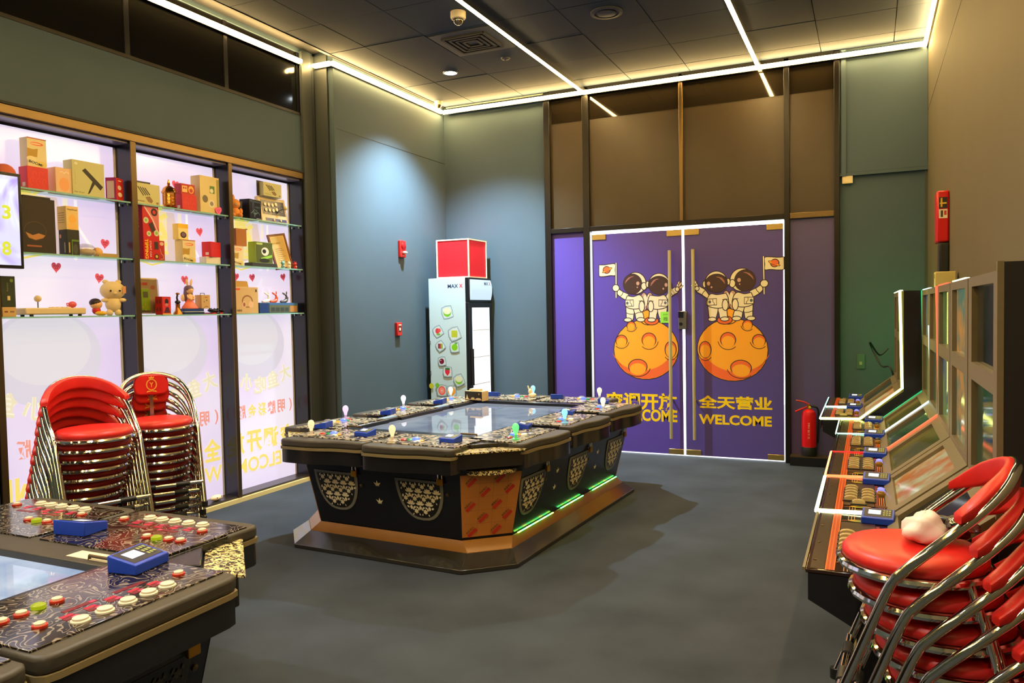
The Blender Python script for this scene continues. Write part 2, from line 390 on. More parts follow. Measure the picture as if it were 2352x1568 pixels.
# ---- doors
DY = YD-.012
def door_pt(x, y): p = onY(x, y, DY-.006); return (p.x, p.z)
def zz7(x, y): return door_pt(1340+x/8.711, 580+y/8.711)         # zoomed-in print coordinates
def zz4(x, y): return door_pt(1240+x/2.613, 480+y/2.613)
INK = (52, 32, 26); SUIT = (240, 226, 196); SHD = (205, 160, 146); VIS = (66, 42, 38); ORG = (250, 166, 38); ORD = (240, 104, 46); YEL = (250, 208, 10)
def astronauts(xf):
    k = 1/8.711
    def cv(x, y):
        p = zz7(x, y); return (xf(p[0]), p[1])
    P = Print(cv, .00003)
    lw = .0085
    def shape(pts, fill, wd=lw):
        pts2 = [(q.x, q.y) for q in bez([(*p, 0) for p in pts]+[(*pts[0], 0)], 5)][:-1]
        P.poly(pts2, fill); P.line(pts2, wd, INK, True)
    def ell(cx, cy, rx, ry, fill, rot=0, wd=lw):
        pts = []
        for i in range(30):
            a = 2*PI*i/30; x, y = rx*math.cos(a), ry*math.sin(a); c, s = math.cos(R(rot)), math.sin(R(rot)); pts.append((cx+x*c-y*s, cy+x*s+y*c))
        P.poly(pts, fill)
        if wd: P.line(pts, wd, INK, True)
    def hard(pts, fill, wd=lw): P.poly(pts, fill); P.line(pts, wd, INK, True)
    # moon (coordinates of the door zoom, turned into the print zoom)
    def mz(x, y): return ((1240+x/2.613-1340)*8.711, (480+y/2.613-580)*8.711)
    def mell(cx, cy, rx, ry, fill, rot=0, wd=lw):
        c = mz(cx, cy); ell(c[0], c[1], rx*3.334, ry*3.334, fill, rot, wd)
    mell(638, 842, 194, 180, ORG)
    pts = [mz(638+190*math.cos(R(a)), 842+176*math.sin(R(a))) for a in range(20, 165, 6)]+[mz(638-25+190*math.cos(R(a)), 842-34+160*math.sin(R(a))) for a in range(160, 22, -6)]
    P.poly(pts, ORD)
    for cx, cy, rx, ry in ((548, 700, 26, 26), (490, 790, 34, 34), (655, 785, 42, 42), (785, 842, 34, 48), (588, 945, 56, 44)):
        c = mz(cx, cy); ell(c[0], c[1], rx*3.334, ry*3.334, ORD); ell(c[0], c[1]+rx*.9, rx*2.9, ry*2.7, ORG, 0, 0)
        P.line([mz(cx+rx*1.35*math.cos(R(a)), cy+ry*1.35*math.sin(R(a))) for a in range(10, 150, 14)], .007, INK)
    c = mz(650, 650); ell(c[0], c[1], 170, 150, ORG); ell(c[0]+70, c[1]+70, 140, 80, ORD)
    # backpacks
    ell(1210, 985, 80, 185, SHD); ell(1330, 985, 80, 185, SHD); P.ell(1235, 960, 40, 120, SUIT); P.ell(1310, 960, 40, 120, SUIT)
    # flag bearer: flag, arm
    shape([(312, 246), (420, 246), (530, 228), (636, 230), (636, 350), (636, 455), (540, 458), (420, 478), (330, 478), (312, 440)], SUIT)
    ell(466, 346, 70, 70, (236, 110, 56)); ell(476, 352, 108, 26, ORG, -27, .005); P.ell(468, 335, 62, 40, (236, 110, 56), -27)
    shape([(700, 720), (790, 780), (905, 840), (880, 940), (800, 925), (680, 830)], SUIT)
    P.line([(800, 785), (775, 840), (735, 880)], .007, INK)
    hard([(640, 205), (670, 205), (670, 905), (640, 905)], SUIT, .006); ell(650, 708, 68, 68, SUIT)
    # flag bearer: legs, body, arm, belt, head
    shape([(850, 1070), (1010, 1130), (1010, 1240), (985, 1350), (875, 1350), (858, 1215)], SUIT); shape([(1000, 1130), (1130, 1070), (1180, 1180), (1205, 1320), (1070, 1345), (1035, 1235)], SUIT)
    ell(890, 1345, 76, 40, SUIT); ell(1150, 1340, 80, 42, SUIT)
    shape([(880, 860), (1000, 880), (1125, 845), (1200, 930), (1210, 1080), (1020, 1130), (850, 1080), (845, 960)], SUIT)
    P.line([(860, 1205), (930, 1230), (1000, 1232)], .007, INK); P.line([(1040, 1225), (1100, 1195), (1180, 1190)], .007, INK)
    ell(1168, 1075, 55, 108, SUIT); P.line([(1110, 970), (1170, 962), (1220, 975)], .007, INK)
    hard([(840, 950), (1000, 945), (1005, 1070), (842, 1072)], SUIT); P.ell(880, 1010, 26, 30, (90, 100, 118)); P.line([(935, 955), (938, 1010), (965, 1030), (965, 1065)], .006, INK)
    ell(1045, 612, 208, 218, SUIT); ell(985, 628, 186, 200, VIS); P.ell(1090, 615, 32, 38, SHD); P.ell(1080, 693, 13, 15, SHD)
    P.poly([(830, 625), (850, 560), (900, 500), (960, 475), (1018, 475), (950, 500), (880, 560)], (170, 112, 104))
    ell(1212, 672, 56, 76, SUIT)
    # waving one
    shape([(1330, 1070), (1480, 1130), (1470, 1240), (1440, 1350), (1325, 1345), (1320, 1200)], SUIT); shape([(1480, 1130), (1660, 1070), (1668, 1190), (1640, 1350), (1545, 1345), (1500, 1240)], SUIT)
    ell(1365, 1345, 80, 40, SUIT); ell(1600, 1345, 78, 40, SUIT)
    shape([(1640, 890), (1715, 770), (1790, 715), (1850, 690), (1900, 780), (1800, 850), (1680, 935)], SUIT)
    P.line([(1715, 770), (1760, 810), (1785, 855)], .007, INK)
    for x, y, a in ((1900, 625, -68), (1935, 640, -55), (1955, 690, -38), (1880, 680, -80)): ell(x, y, 62, 20, SUIT, a, .005)
    ell(1880, 730, 42, 46, SUIT)
    shape([(1330, 850), (1500, 870), (1620, 850), (1690, 960), (1680, 1080), (1480, 1135), (1310, 1085), (1290, 960)], SUIT)
    ell(1350, 1075, 56, 108, SUIT); P.line([(1295, 970), (1350, 962), (1405, 975)], .007, INK)
    hard([(1510, 945), (1680, 950), (1682, 1072), (1510, 1070)], SUIT); P.ell(1640, 1005, 26, 30, (90, 100, 118)); P.line([(1580, 955), (1578, 1010), (1555, 1030), (1555, 1065)], .006, INK)
    ell(1285, 632, 34, 62, SUIT); ell(1735, 655, 34, 66, SUIT)
    ell(1515, 622, 205, 208, SUIT); ell(1510, 650, 210, 178, VIS); P.ell(1655, 645, 30, 38, SHD); P.ell(1600, 720, 17, 20, SHD)
    P.poly([(1345, 675), (1355, 610), (1400, 550), (1460, 525), (1518, 525), (1450, 550), (1390, 615)], (170, 112, 104))
    return P
moonL = door_pt(1484, 803)[0]; moonR = door_pt(1680, 803)[0]
BZ = mat('satin_brass', (200, 172, 104), .3, metal=.9)
HB = mat('handle_steel', (206, 192, 140), .38, metal=.5)
def door(n, x0, x1, word, wpx, mir):
    d = struct('door_%d' % n, MB().box(x0, DY-.006, .018, x1, DY+.006, 2.365), PUR if n == 1 else mat('purple_film_right', (88, 74, 150), .28))
    P = astronauts((lambda x: moonL+moonR-x) if mir else (lambda x: x))
    if mir:
        P.mb.f = [f[::-1] for f in P.mb.f]
    P.build('astronaut_print', d, (0, DY-.0065, 0), (1, 0, 0), (0, 0, 1))
    T = Print(); (xa, ya), (xb, yb) = [door_pt(*q) for q in wpx[:2]]; (xc, yc), (xd, yd) = [door_pt(*q) for q in wpx[2:]]
    T.text(word, (xa+xb)/2, (ya+yb)/2, abs(xb-xa), abs(ya-yb), YEL, .034)
    T.text('WELCOME', (xc+xd)/2, (yc+yd)/2, abs(xd-xc), abs(yc-yd), YEL, .035)
    T.build('lettering', d, (0, DY-.0065, 0), (1, 0, 0), (0, 0, 1))
    hx = x1-.115 if n == 1 else x0+.10
    hz0, hz1 = .19, 2.15
    MB().cyl((hx, DY-.07, 0), .017, hz0, hz1, 14).build('handle', HB, d)
    MB().cyl((hx, 0, 1.75), .01, DY-.07, DY-.006, 10, 'Y').cyl((hx, 0, .6), .01, DY-.07, DY-.006, 10, 'Y').build('handle_mount', HB, d)
    for xa_, xb_ in ((x0, x0+.155), (x1-.155, x1)):
        for za, zb in ((.018, .075), (2.305, 2.365)):
            if (za > 1 and n == 1 and xa_ > x0) or (za > 1 and n == 2 and xa_ == x0):
                za, zb = 2.30, 2.362
            MB().box(xa_, DY-.016, za, xb_, DY+.016, zb).build('patch_fitting', BZ, d, bevel=.003)
    return d
d1 = door(1, -2.735, -1.762, '空调开放', ((1393, 899), (1556, 944), (1416, 937), (1556, 970)), False)
d2 = door(2, -1.735, -.765, '全天营业', ((1604, 907), (1774, 943), (1605, 950), (1773, 980)), True)
lk = MB().box(-1.80, DY-.035, 1.33, -1.715, DY-.006, 1.52).build('lock_case', STEEL, d1, bevel=.006)
MB().box(-1.797, DY-.038, 1.45, -1.745, DY-.034, 1.515).build('lock_display', BLACK, lk)
MB().cyl((-1.772, 0, 1.385), .018, DY-.042, DY-.034, 16, 'Y').build('lock_knob', BLACK, lk)
p0 = door_pt(1517, 716); p1 = door_pt(1541, 741)
sn = tag(MB().box(p0[0], DY-.011, p1[1], p1[0], DY-.0095, p0[1]).build('sticky_note', C((150, 230, 70), .7)), 'green sticky note with handwriting on the left purple door', 'note')
P = Print(); w_, h_ = p1[0]-p0[0], p0[1]-p1[1]
P.text('push', .5*w_, .75*h_, .42*w_, .16*h_, (70, 110, 40)); P.text('推', .5*w_, .35*h_, .45*w_, .4*h_, (50, 90, 36))
P.build('handwriting', sn, (p0[0], DY-.0112, p1[1]), (1, 0, 0), (0, 0, 1))
# ================================================================ display shelves in the left wall
XP = -4.945                                 # face of the light panels
BAYS = ((2.985, 3.94), (3.985, 4.872), (4.91, 5.78))
SH = (2.38, 1.975, 1.57)
def panel_mat():
    m = mat('backlit_film', (225, 215, 240), .14); nt = m.node_tree; b = nt.nodes['Principled BSDF']
    tc = nt.nodes.new('ShaderNodeTexCoord'); n = nt.nodes.new('ShaderNodeTexNoise'); n.inputs['Scale'].default_value = 1.1; n.inputs['Detail'].default_value = 1
    r = nt.nodes.new('ShaderNodeValToRGB'); r.color_ramp.elements[0].position = .35; r.color_ramp.elements[1].position = .65
    r.color_ramp.elements[0].color = (*s2l((222, 204, 240)), 1); r.color_ramp.elements[1].color = (*s2l((240, 232, 246)), 1)
    nt.links.new(tc.outputs['Object'], n.inputs['Vector']); nt.links.new(n.outputs['Fac'], r.inputs['Fac']); nt.links.new(r.outputs[0], b.inputs['Emission Color'])
    b.inputs['Base Color'].default_value = (.2, .19, .22, 1); b.inputs['Emission Strength'].default_value = PANEL_STRENGTH
    return m
LIT = panel_mat()
dc = thing('display_cabinet', 'built-in black and bronze display cabinet with backlit panels and glass shelves', 'display cabinet', (XL, 4.4, 0))
def dpart(mb, name, m, parent=None, **k):
    o = mb.xform(Matrix.Translation((-XL, -4.4, 0))).build(name, m, parent or dc, **k); return o
dpart(MB().box(XL-.02, 2.94, 2.815, XL+.012, 5.82, 2.872), 'header', BRONZE, bevel=.003)
dpart(MB().box(XL-.02, 2.94, 2.872, XL+.02, 5.85, 2.888), 'gap_seal', BLACKM)
dpart(MB().box(-5.1, 2.94, 2.80, XL-.02, 5.82, 2.872), 'soffit', mat('soffit_grey', (120, 112, 130), .3))
dpart(MB().box(-5.1, 2.94, 0, XL-.006, 5.83, .05), 'base', mat('base_stone', (52, 46, 44), .3))
dpart(MB().box(XL-.005, 2.94, 0, XL+.022, 5.80, .034), 'floor_strip', mat('cream_tile', (222, 204, 140), .4))
PF = mat('post_bronze', (96, 80, 56), .34, metal=.8)
for y0, y1 in ((2.945, 2.985), (3.94, 3.985), (4.872, 4.91), (5.78, 5.825)):
    p = dpart(MB().box(-5.1, y0, .05, XL-.004, y1, 2.83), 'post', BLACK)
    dpart(MB().box(XL-.004, y0, .03, XL+.006, y1, 2.865), 'post_cover', PF if y0 < 5.5 else DKMET, p)
YTX = E((255, 230, 120), .86); RTX = E((255, 168, 150), .8); WTX = E((255, 250, 224), .86); PKB = E((240, 214, 210), .78); WHT = E((255, 250, 250), .88)
lines = (('全天营业', 2.0), ('全天营业', 1), ('空调开放', 1))
for i, (y0, y1) in enumerate(BAYS):
    pn = dpart(MB().box(XP-.03, y0, .05, XP, y1, 2.785), 'light_panel', LIT, smooth=0)
    dpart(MB().box(XP-.004, y0, 2.783, XP+.006, y1, 2.803), 'panel_frame', BLACKM)
    dpart(MB().box(XP, y1-.018, .05, XP+.004, y1, 2.785), 'panel_clip', C((236, 230, 244), .3))
    W = y1-y0
    P = Print()
    def cv(u, z): return (y0+u*W, z)
    # block of yellow print behind the shelves: 'chao wan' seen from behind, chevrons, bent white line
    P.poly([cv(.06, 2.37), cv(.52, 2.37), cv(.6, 1.98), cv(.06, 1.98)], PKB)
    P.poly([cv(.08, 2.37), cv(.44, 2.37), cv(.44, 2.05), cv(.08, 2.05)], E((255, 234, 184), .8))
    P.text('潮', *cv(.27, 2.30), .33, .26, YTX, .03, mirror=True)
    P.text('玩', *cv(.29, 2.10), .28, .17, YTX, .03, mirror=True)
    for k, z in enumerate((2.04, 2.01, 1.985)): P.line([cv(.14, z), cv(.27, z-.03), cv(.40, z)], .014, (WHT, PKB, YTX)[k])
    P.line([cv(.66, 2.37), cv(.66, 2.20), cv(.78, 2.04), cv(.68, 2.03), cv(.64, 1.96)], .022, WHT)
    P.poly([cv(.56, 2.37), cv(.60, 2.37), cv(.60, 2.24), cv(.56, 2.25)], E((255, 240, 220), .84))
    # pale rounded patch and lower lettering, all seen from behind
    P.ell(*cv(.40, 1.30), .40, .32, E((232, 226, 240), .8), n=40); P.ell(*cv(.40, 1.36), .32, .24, E((238, 234, 242), .8), n=40)
    chs = '鱼小吃鱼大'
    for k, ch in enumerate(chs):
        u = .10+.19*k; z = .94+.10*abs(k-2)**1.25*.35
        P.text(ch, *cv(u, z), .15, .155, WTX, .055, rot=(-14, -6, 0, 8, 16)[k], mirror=True)
        P.text(ch, *cv(u, z), .15, .155, E((250, 240, 206), .8), .02, rot=(-14, -6, 0, 8, 16)[k], mirror=True)
    for k, ch in enumerate(')版金彩牌明('):
        P.text(ch, *cv(.07+.143*k, .72), .04 if k in (0, 6) else .10, .12, YTX if k in (2, 3) else RTX, .03, mirror=True)
    wd = lines[i][0][::-1]
    for k, ch in enumerate(wd): P.text(ch, *cv(.13+.245*k, .45), .185, .19, YTX, .035, mirror=True)
    P.text('WELCOME', *cv(.5, .25), .84, .13, YTX, .02, mirror=True)
    P.mb.xform(Matrix.Translation((-4.4, 0, 0)))
    P.build('lettering', pn, (XP+.0008-XL, 0, 0), (0, 1, 0), (0, 0, 1))
    for z in SH:
        g = dpart(MB().box(-4.932, y0+.004, z-.005, -4.80, y1-.004, z+.005), 'glass_shelf', GLASS, smooth=0)
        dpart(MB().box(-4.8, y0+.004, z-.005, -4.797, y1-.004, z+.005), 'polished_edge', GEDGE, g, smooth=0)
        for yy in (y0+.012, y1-.012):
            for xx in (-4.90, -4.82):
                dpart(MB().cyl((xx, yy, 0), .007, z-.022, z-.005, 8), 'bracket', CHROME, g)

# ---------------------------------------------------------------- things on the shelves
def sbox(name, label, cat, xa, xb, yt, z, X, depth, m, rz=0, group=None, yb=None, bevel=.002):
    """carton whose front face spans xa..xb and reaches up to yt in the photograph, standing at height z, front at X"""
    yy = yb if yb else yt
    a, b = onX(xa, yy, X), onX(xb, yy, X); h = onX((xa+xb)/2, yt, X).z-z; wd = abs(b.y-a.y)
    o = MB().box(-depth, -wd/2, 0, 0, wd/2, h).build(name, m, None, bevel=bevel)
    o.location = (X, (a.y+b.y)/2, z); o.rotation_euler.z = rz; tag(o, label, cat, group); o['w'] = wd; o['h'] = h; o['d'] = depth
    return o
def dims(o): return o['w'], o['h'], o['d']
def fprint(o, fn, side=False, name='printed_front'):
    w_, h_, d_ = dims(o); P = Print(); fn(P, d_ if side else w_, h_)
    if side: P.build('printed_side', o, (-d_, -w_/2-.0003, 0), (1, 0, 0), (0, 0, 1))
    else: P.build(name, o, (.0003, -w_/2, 0), (0, 1, 0), (0, 0, 1))
def top(o): return o.location.z+o['h']
KR = C((206, 168, 104), .7); REDB = C((222, 40, 36), .4); CRM = C((238, 224, 176), .5); WH = C((236, 230, 214), .5)
z = SH[0]+.005
o = MB().ball((0, 0, .07), .07, sc=(.75, 1, 1)).build('plush_ball', C((214, 110, 84), .8)); o.location = (-4.87, onX(10, 395, -4.87).y, z+.0)
tag(o, 'coral round plush ball peeking out above the wall screen', 'plush toy')
def boom(P, w_, h_):
    P.rect(0, h_*.96, w_, h_, (196, 110, 80)); P.ell(w_*.5, h_*.8, w_*.38, h_*.09, (250, 214, 170)); P.ell(w_*.5, h_*.8, w_*.34, h_*.06, (236, 120, 80)); P.ell(w_*.45, h_*.8, w_*.28, h_*.03, (250, 214, 170))
    P.poly([(0, h_*.62), (w_*.3, h_*.6), (w_*.55, h_*.64), (w_*.5, h_*.35), (0, h_*.3)], (196, 156, 60)); P.ell(w_*.2, h_*.26, w_*.25, h_*.1, (246, 232, 180)); P.ell(w_*.7, h_*.12, w_*.3, h_*.1, (236, 214, 120))
    P.text('BOOM!', w_*.42, h_*.13, w_*.72, h_*.09, (20, 20, 20), .02, rot=-12)
def redswirl(P, w_, h_):
    for k in range(5):
        P.line([(w_*(.2+.15*k)+w_*.09*math.cos(t*.5), h_*(.35+.3*(k % 2))+h_*.16*math.sin(t*.5)) for t in range(11)], .003, (238, 76, 66))
def barcode(P, w_, h_): P.rect(w_*.4, h_*.12, w_*.75, h_*.3, (236, 220, 210))
b1 = sbox('gift_box', 'plain red carton with swirl print under the tall cream box', 'box', 64, 112, 384, z, -4.83, .085, REDB, group='red cartons on the shelves', yb=430); fprint(b1, redswirl); fprint(b1, barcode, True)
b2 = sbox('toy_box', 'tall cream BOOM toy box standing on a red carton', 'box', 64, 108, 318, top(b1), -4.835, .075, CRM, group='tall cream toy boxes', yb=385); fprint(b2, boom)
o = sbox('toy_box', 'pale peach toy box between the red carton and the hair dryer box', 'box', 129, 167, 386, z, -4.83, .085, C((240, 200, 160)), yb=440)
fprint(o, lambda P, w_, h_: (P.ell(w_*.5, h_*.35, w_*.3, h_*.27, (246, 176, 120)), P.line([(w_*.25, h_*.8), (w_*.4, h_*.86), (w_*.5, h_*.78), (w_*.65, h_*.86), (w_*.8, h_*.8)], .004, (255, 246, 230))))
o = sbox('carton', 'pale green hair dryer box with black dryer printed on it', 'box', 168, 241, 372, z, -4.82, .09, C((206, 206, 150)), yb=448)
def dryer(P, w_, h_):
    P.poly([(w_*.30, h_*.72), (w_*.40, h_*.80), (w_*.95, h_*.33), (w_*.86, h_*.22)], (40, 34, 26)); P.poly([(w_*.62, h_*.46), (w_*.70, h_*.40), (w_*.52, h_*.10), (w_*.45, h_*.06)], (34, 28, 22))
    P.text('Hair Dryer', w_*.2, h_*.09, w_*.3, h_*.06, (70, 70, 50)); P.ell(w_*.12, h_*.9, w_*.05, h_*.04, (236, 236, 214)); P.text('悦己生活美', w_*.08, h_*.5, w_*.025, h_*.4, (170, 170, 120))
fprint(o, dryer)
o = sbox('toy_box', 'small red and purple toy box turned at the first post', 'box', 262, 290, 410, z, -4.83, .075, C((208, 44, 30)), R(24), yb=455)
fprint(o, lambda P, w_, h_: (P.ell(w_*.45, h_*.58, w_*.25, h_*.1, (240, 214, 190)), P.ell(w_*.5, h_*.28, w_*.28, h_*.1, (240, 214, 190)), P.rect(w_*.3, h_*.86, w_*.7, h_*.9, (250, 230, 210))))
fprint(o, lambda P, w_, h_: (P.rect(0, 0, w_, h_, (170, 50, 130)), P.rect(w_*.12, h_*.1, w_*.8, h_*.85, (220, 200, 206))), True)
# middle shelf, first bay
z = SH[1]+.005
o = sbox('carton', 'tall black carton with round copper picture beside the wall screen', 'box', 40, 130, 455, z, -4.82, .10, C((46, 34, 22), .6), yb=580)
fprint(o, lambda P, w_, h_: (P.ell(w_*.47, h_*.4, w_*.28, h_*.17, (120, 90, 50)), P.ell(w_*.47, h_*.4, w_*.275, h_*.166, (38, 28, 18)),
    P.poly([(w_*.22, h_*.37), (w_*.4, h_*.32), (w_*.55, h_*.36), (w_*.72, h_*.33), (w_*.66, h_*.28), (w_*.47, h_*.235), (w_*.3, h_*.27)], (190, 130, 70)), P.rect(w_*.25, h_*.11, w_*.62, h_*.14, (170, 100, 60))))
MB().box(-.05, -.08, o['h'], -.0, .1, o['h']+.012).build('lid_flap', C((36, 28, 18), .6), o)
b1 = sbox('carton', 'black and dark green carton under the cream toy box', 'box', 156, 184, 528, z, -4.83, .085, C((32, 34, 26)), yb=583)
fprint(b1, lambda P, w_, h_: (P.rect(w_*.35, 0, w_*.95, h_*.62, (90, 130, 20)), P.rect(w_*.42, 0, w_*.95, h_*.55, (30, 36, 22)), P.ell(w_*.65, h_*.25, w_*.2, h_*.2, (70, 72, 60)), P.rect(w_*.1, h_*.1, w_*.2, h_*.5, (190, 170, 120))))
fprint(b1, lambda P, w_, h_: (P.rect(w_*.1, h_*.68, w_*.3, h_*.82, (230, 150, 80)), P.rect(w_*.65, h_*.1, w_*.75, h_*.5, (200, 190, 160))), True)
o = sbox('toy_box', 'cream toy box with handwritten lettering on a black green carton', 'box', 153, 181, 474, top(b1), -4.83, .09, C((240, 208, 140)), yb=526)
fprint(o, lambda P, w_, h_: (P.text('HayiSmal', w_*.5, h_*.85, w_*.8, h_*.09, (60, 46, 20), .02), P.ell(w_*.5, h_*.45, w_*.3, h_*.2, (248, 190, 90)), P.ell(w_*.5, h_*.15, w_*.42, h_*.15, (248, 200, 110))))
fprint(o, lambda P, w_, h_: [P.rect(w_*.1, h_*q, w_*.8, h_*(q+.02), (150, 110, 70)) for q in (.3, .4, .5, .6, .7)], True)
t = thing('bagged_toy', 'peach toy lying in a clear plastic bag on the middle shelf', 'toy', (-4.87, onX(206, 588, -4.87).y, z))
MB().ball((0, .06, .035), .036, sc=(1, .9, .95)).build('toy_head', C((246, 196, 130), .6), t); MB().ball((0, -.02, .03), .045, sc=(.8, 1.5, .6)).build('toy_body', C((238, 224, 196), .6), t)
MB().ball((0, -.03, .045), .065, sc=(.85, 1.1, .68)).build('plastic_bag', clear('clear_bag', (235, 230, 225), .12, .1), t)
o = sbox('slim_box', 'slim tan box lying at the right end of the shelf', 'box', 228, 270, 582, z, -4.84, .06, C((190, 160, 90)), yb=589)
# low shelf, first bay
z = SH[2]+.005
b1 = sbox('carton', 'short kraft carton under the dark phone box', 'box', 6, 38, 705, z, -4.83, .08, KR, yb=729); fprint(b1, lambda P, w_, h_: (P.rect(w_*.15, h_*.45, w_*.4, h_*.6, (120, 60, 40)), P.rect(w_*.55, h_*.45, w_*.85, h_*.6, (130, 100, 60))))
o = sbox('phone_box', 'dark green carton standing on the short kraft carton', 'box', 4, 37, 634, top(b1), -4.83, .05, C((40, 50, 26)), yb=706)
fprint(o, lambda P, w_, h_: (P.rect(w_*.42, h_*.22, w_*.62, h_*.36, (224, 200, 130)), P.ell(w_*.75, h_*.86, w_*.12, h_*.06, (120, 150, 40)), P.text('正版游戏', w_*.45, h_*.65, w_*.1, h_*.3, (140, 160, 90))))
# joystick controller
a, b = onX(75, 731, -4.81), onX(199, 731, -4.81); cy = (onX(39, 725, -4.9).y+b.y)/2; wd = b.y-onX(39, 725, -4.9).y
t = thing('arcade_stick', 'beige arcade joystick controller with round ball top lying on the low shelf', 'game controller', (-4.865, cy, z))
MB().box(-.06, -wd/2, .012, .055, wd/2, .055).build('case', mat('beige_plastic', (222, 200, 150), .45), t, bevel=.008)
for sx in (-.045, .045):
    for sy in (-.8, .8): MB().cyl((sx, sy*wd/2, 0), .012, 0, .013, 10).build('foot', RUBBER, t)
jy = -wd*.22
MB().cyl((0, jy, 0), .004, .055, .1, 8).build('stick_shaft', STEEL, t); MB().ball((0, jy, .115), .022).build('ball_top', C((226, 206, 160), .3), t)
for k in range(8): MB().cyl((-.02+.03*(k % 2), .0+.034*(k//2)+.01, 0), .014, .055, .062, 14).build('button', C((236, 222, 180), .35), t)
o = MB().ball((0, 0, .022), .024, sc=(.9, 1.15, .9)).tube([(0, -.024, .03), (0, -.04, .03), (0, -.038, .014), (0, -.02, .012)], .004, 8).build('pink_cup', C((226, 90, 96), .4)); o.location = (-4.85, cy+wd*.33, z+.055)
tag(o, 'tiny pink cup toy on the beige joystick controller', 'toy')
t = thing('seated_doll', 'small seated doll with red top and yellow trousers before the cream plush', 'toy', (-4.85, onX(222, 726, -4.85).y, z), R(30))
MB().ball((0, 0, .078), .038, sc=(1, 1.1, .92)).build('head', C((246, 192, 130), .5), t); MB().ball((-.004, -.004, .09), .038, sc=(1, 1.08, .8)).build('hair', C((44, 26, 18), .5), t)
MB().ball((0, 0, .036), .03, sc=(.9, 1, .95)).build('top', C((206, 34, 34), .5), t); MB().ball((.03, .015, .016), .02, sc=(1.6, 1, .8)).ball((.03, -.018, .016), .02, sc=(1.6, 1, .8)).build('trousers', C((246, 196, 40), .5), t)
PIG = mat('cream_plush', (236, 214, 160), .9, bump=.4, bscale=300)
yc = onX(262, 727, -4.86).y
t = thing('plush_toy', 'large cream plush animal standing at the end of the low shelf', 'plush toy', (-4.865, yc, z), R(-22))
hh = onX(262, 643, -4.86).z-z
MB().ball((0, 0, .70*hh), .29*hh, sc=(.85, 1.15, .92)).build('head', PIG, t)
MB().ball((0, 0, .33*hh), .2*hh, sc=(.85, 1.05, 1.2)).build('body', PIG, t)
for s in (-1, 1):
    MB().ball((.01, s*.11*hh, .08*hh), .1*hh, sc=(.9, .9, 1.0)).build('leg', PIG, t)
    MB().ball((.02, s*.23*hh, .43*hh), .075*hh, sc=(.9, 1.35, .8)).build('arm', PIG, t)
    MB().ball((-.01, s*.17*hh, .95*hh), .075*hh, sc=(.6, 1.1, .8)).build('ear', PIG, t)
    MB().ball((.245*hh, s*.12*hh, .69*hh), .028*hh).build('eye', C((40, 22, 14), .1), t)
MB().ball((.25*hh, 0, .62*hh), .045*hh, sc=(.5, 1.2, .8)).build('snout', PIG, t)
MB().box(.2*hh, .2*hh, .62*hh, .215*hh, .29*hh, .82*hh).build('paper_tag', C((226, 160, 110)), t)
# second bay, top
z = SH[0]+.005
def shaver(P, w_, h_):
    for k in range(4): P.line([(w_*(.14+.09*k), h_*(.82-.01*k)), (w_*(.36+.08*k), h_*(.42+.02*k))], w_*.035, (60, 54, 40))
    P.poly([(w_*.42, h_*.36), (w_*.6, h_*.42), (w_*.72, h_*.22), (w_*.66, h_*.1), (w_*.52, h_*.16)], (150, 120, 80)); P.text('Multi Shaver', w_*.22, h_*.16, w_*.34, h_*.07, (110, 110, 70))
    P.rect(w_*.84, h_*.08, w_*.93, h_*.18, (150, 130, 80))
o = sbox('carton', 'pale green multi shaver box leaning at the left of the gold lantern', 'box', 309, 368, 422, z, -4.83, .05, C((212, 208, 150)), group='pale green shaver boxes', yb=468); fprint(o, shaver)
MB().box(-.052, -o['w']/2-.005, .0, -.05, o['w']/2-.04, o['h']+.022).build('hang_tab', C((70, 62, 34)), o)
t = thing('lantern', 'shiny gold ornamental lantern with domed top on the second bay top shelf', 'lantern', (-4.865, onX(390, 475, -4.86).y, z))
GOLD = mat('gold', (226, 150, 66), .18, metal=1); H = onX(390, 412, -4.86).z-z
MB().lathe([(.05, 0), (.054, .012), (.046, .02), (.046, .03)], 8).build('base', GOLD, t)
MB().lathe([(.042, .03), (.042, .115)], 8).build('glass', E((255, 200, 110), .35), t)
for k in range(8):
    a = R(22.5+45*k); MB().cbox((.044*math.cos(a), .044*math.sin(a), .072), (.008, .012, .088), a).build('rib', GOLD, t)
    a = R(45*k)
    lat = MB()
    for q in range(3): lat.lathe([(.004, 0), (.011, 0), (.011, .002), (.004, .002)], 10, axis='X', c=(0, 0, 0)); lat.xform(Matrix.Translation((0, 0, .045+.026*q)), len(lat.v)-40)
    lat.xform(Matrix.Rotation(a, 4, 'Z') @ Matrix.Translation((.041, 0, 0))); tag(lat.build('fretwork', GOLD, t), kind='stuff')
MB().lathe([(.052, .115), (.056, .124), (.05, .135), (.042, .155), (.02, .172), (.008, .178), (.012, .186), (.003, H if H > .19 else .2)], 16).build('dome', GOLD, t)
b1 = sbox('gift_box', 'plain red carton right of the gold lantern under a smaller red box', 'box', 419, 452, 447, z, -4.83, .085, REDB, group='red cartons on the shelves', yb=480); fprint(b1, redswirl); fprint(b1, barcode, True)
o = sbox('toy_box', 'small red picture box on top of the carton beside the lantern', 'box', 416, 448, 423, top(b1), -4.84, .07, C((196, 48, 30)), yb=447)
fprint(o, lambda P, w_, h_: (P.rect(w_*.08, h_*.2, w_*.45, h_*.8, (246, 206, 130)), P.ell(w_*.72, h_*.5, w_*.2, h_*.36, (248, 190, 90)), P.ell(w_*.72, h_*.42, w_*.12, h_*.2, (210, 60, 50)), P.ell(w_*.2, h_*.6, w_*.05, h_*.1, (190, 60, 40)), P.ell(w_*.34, h_*.6, w_*.05, h_*.1, (190, 60, 40))))
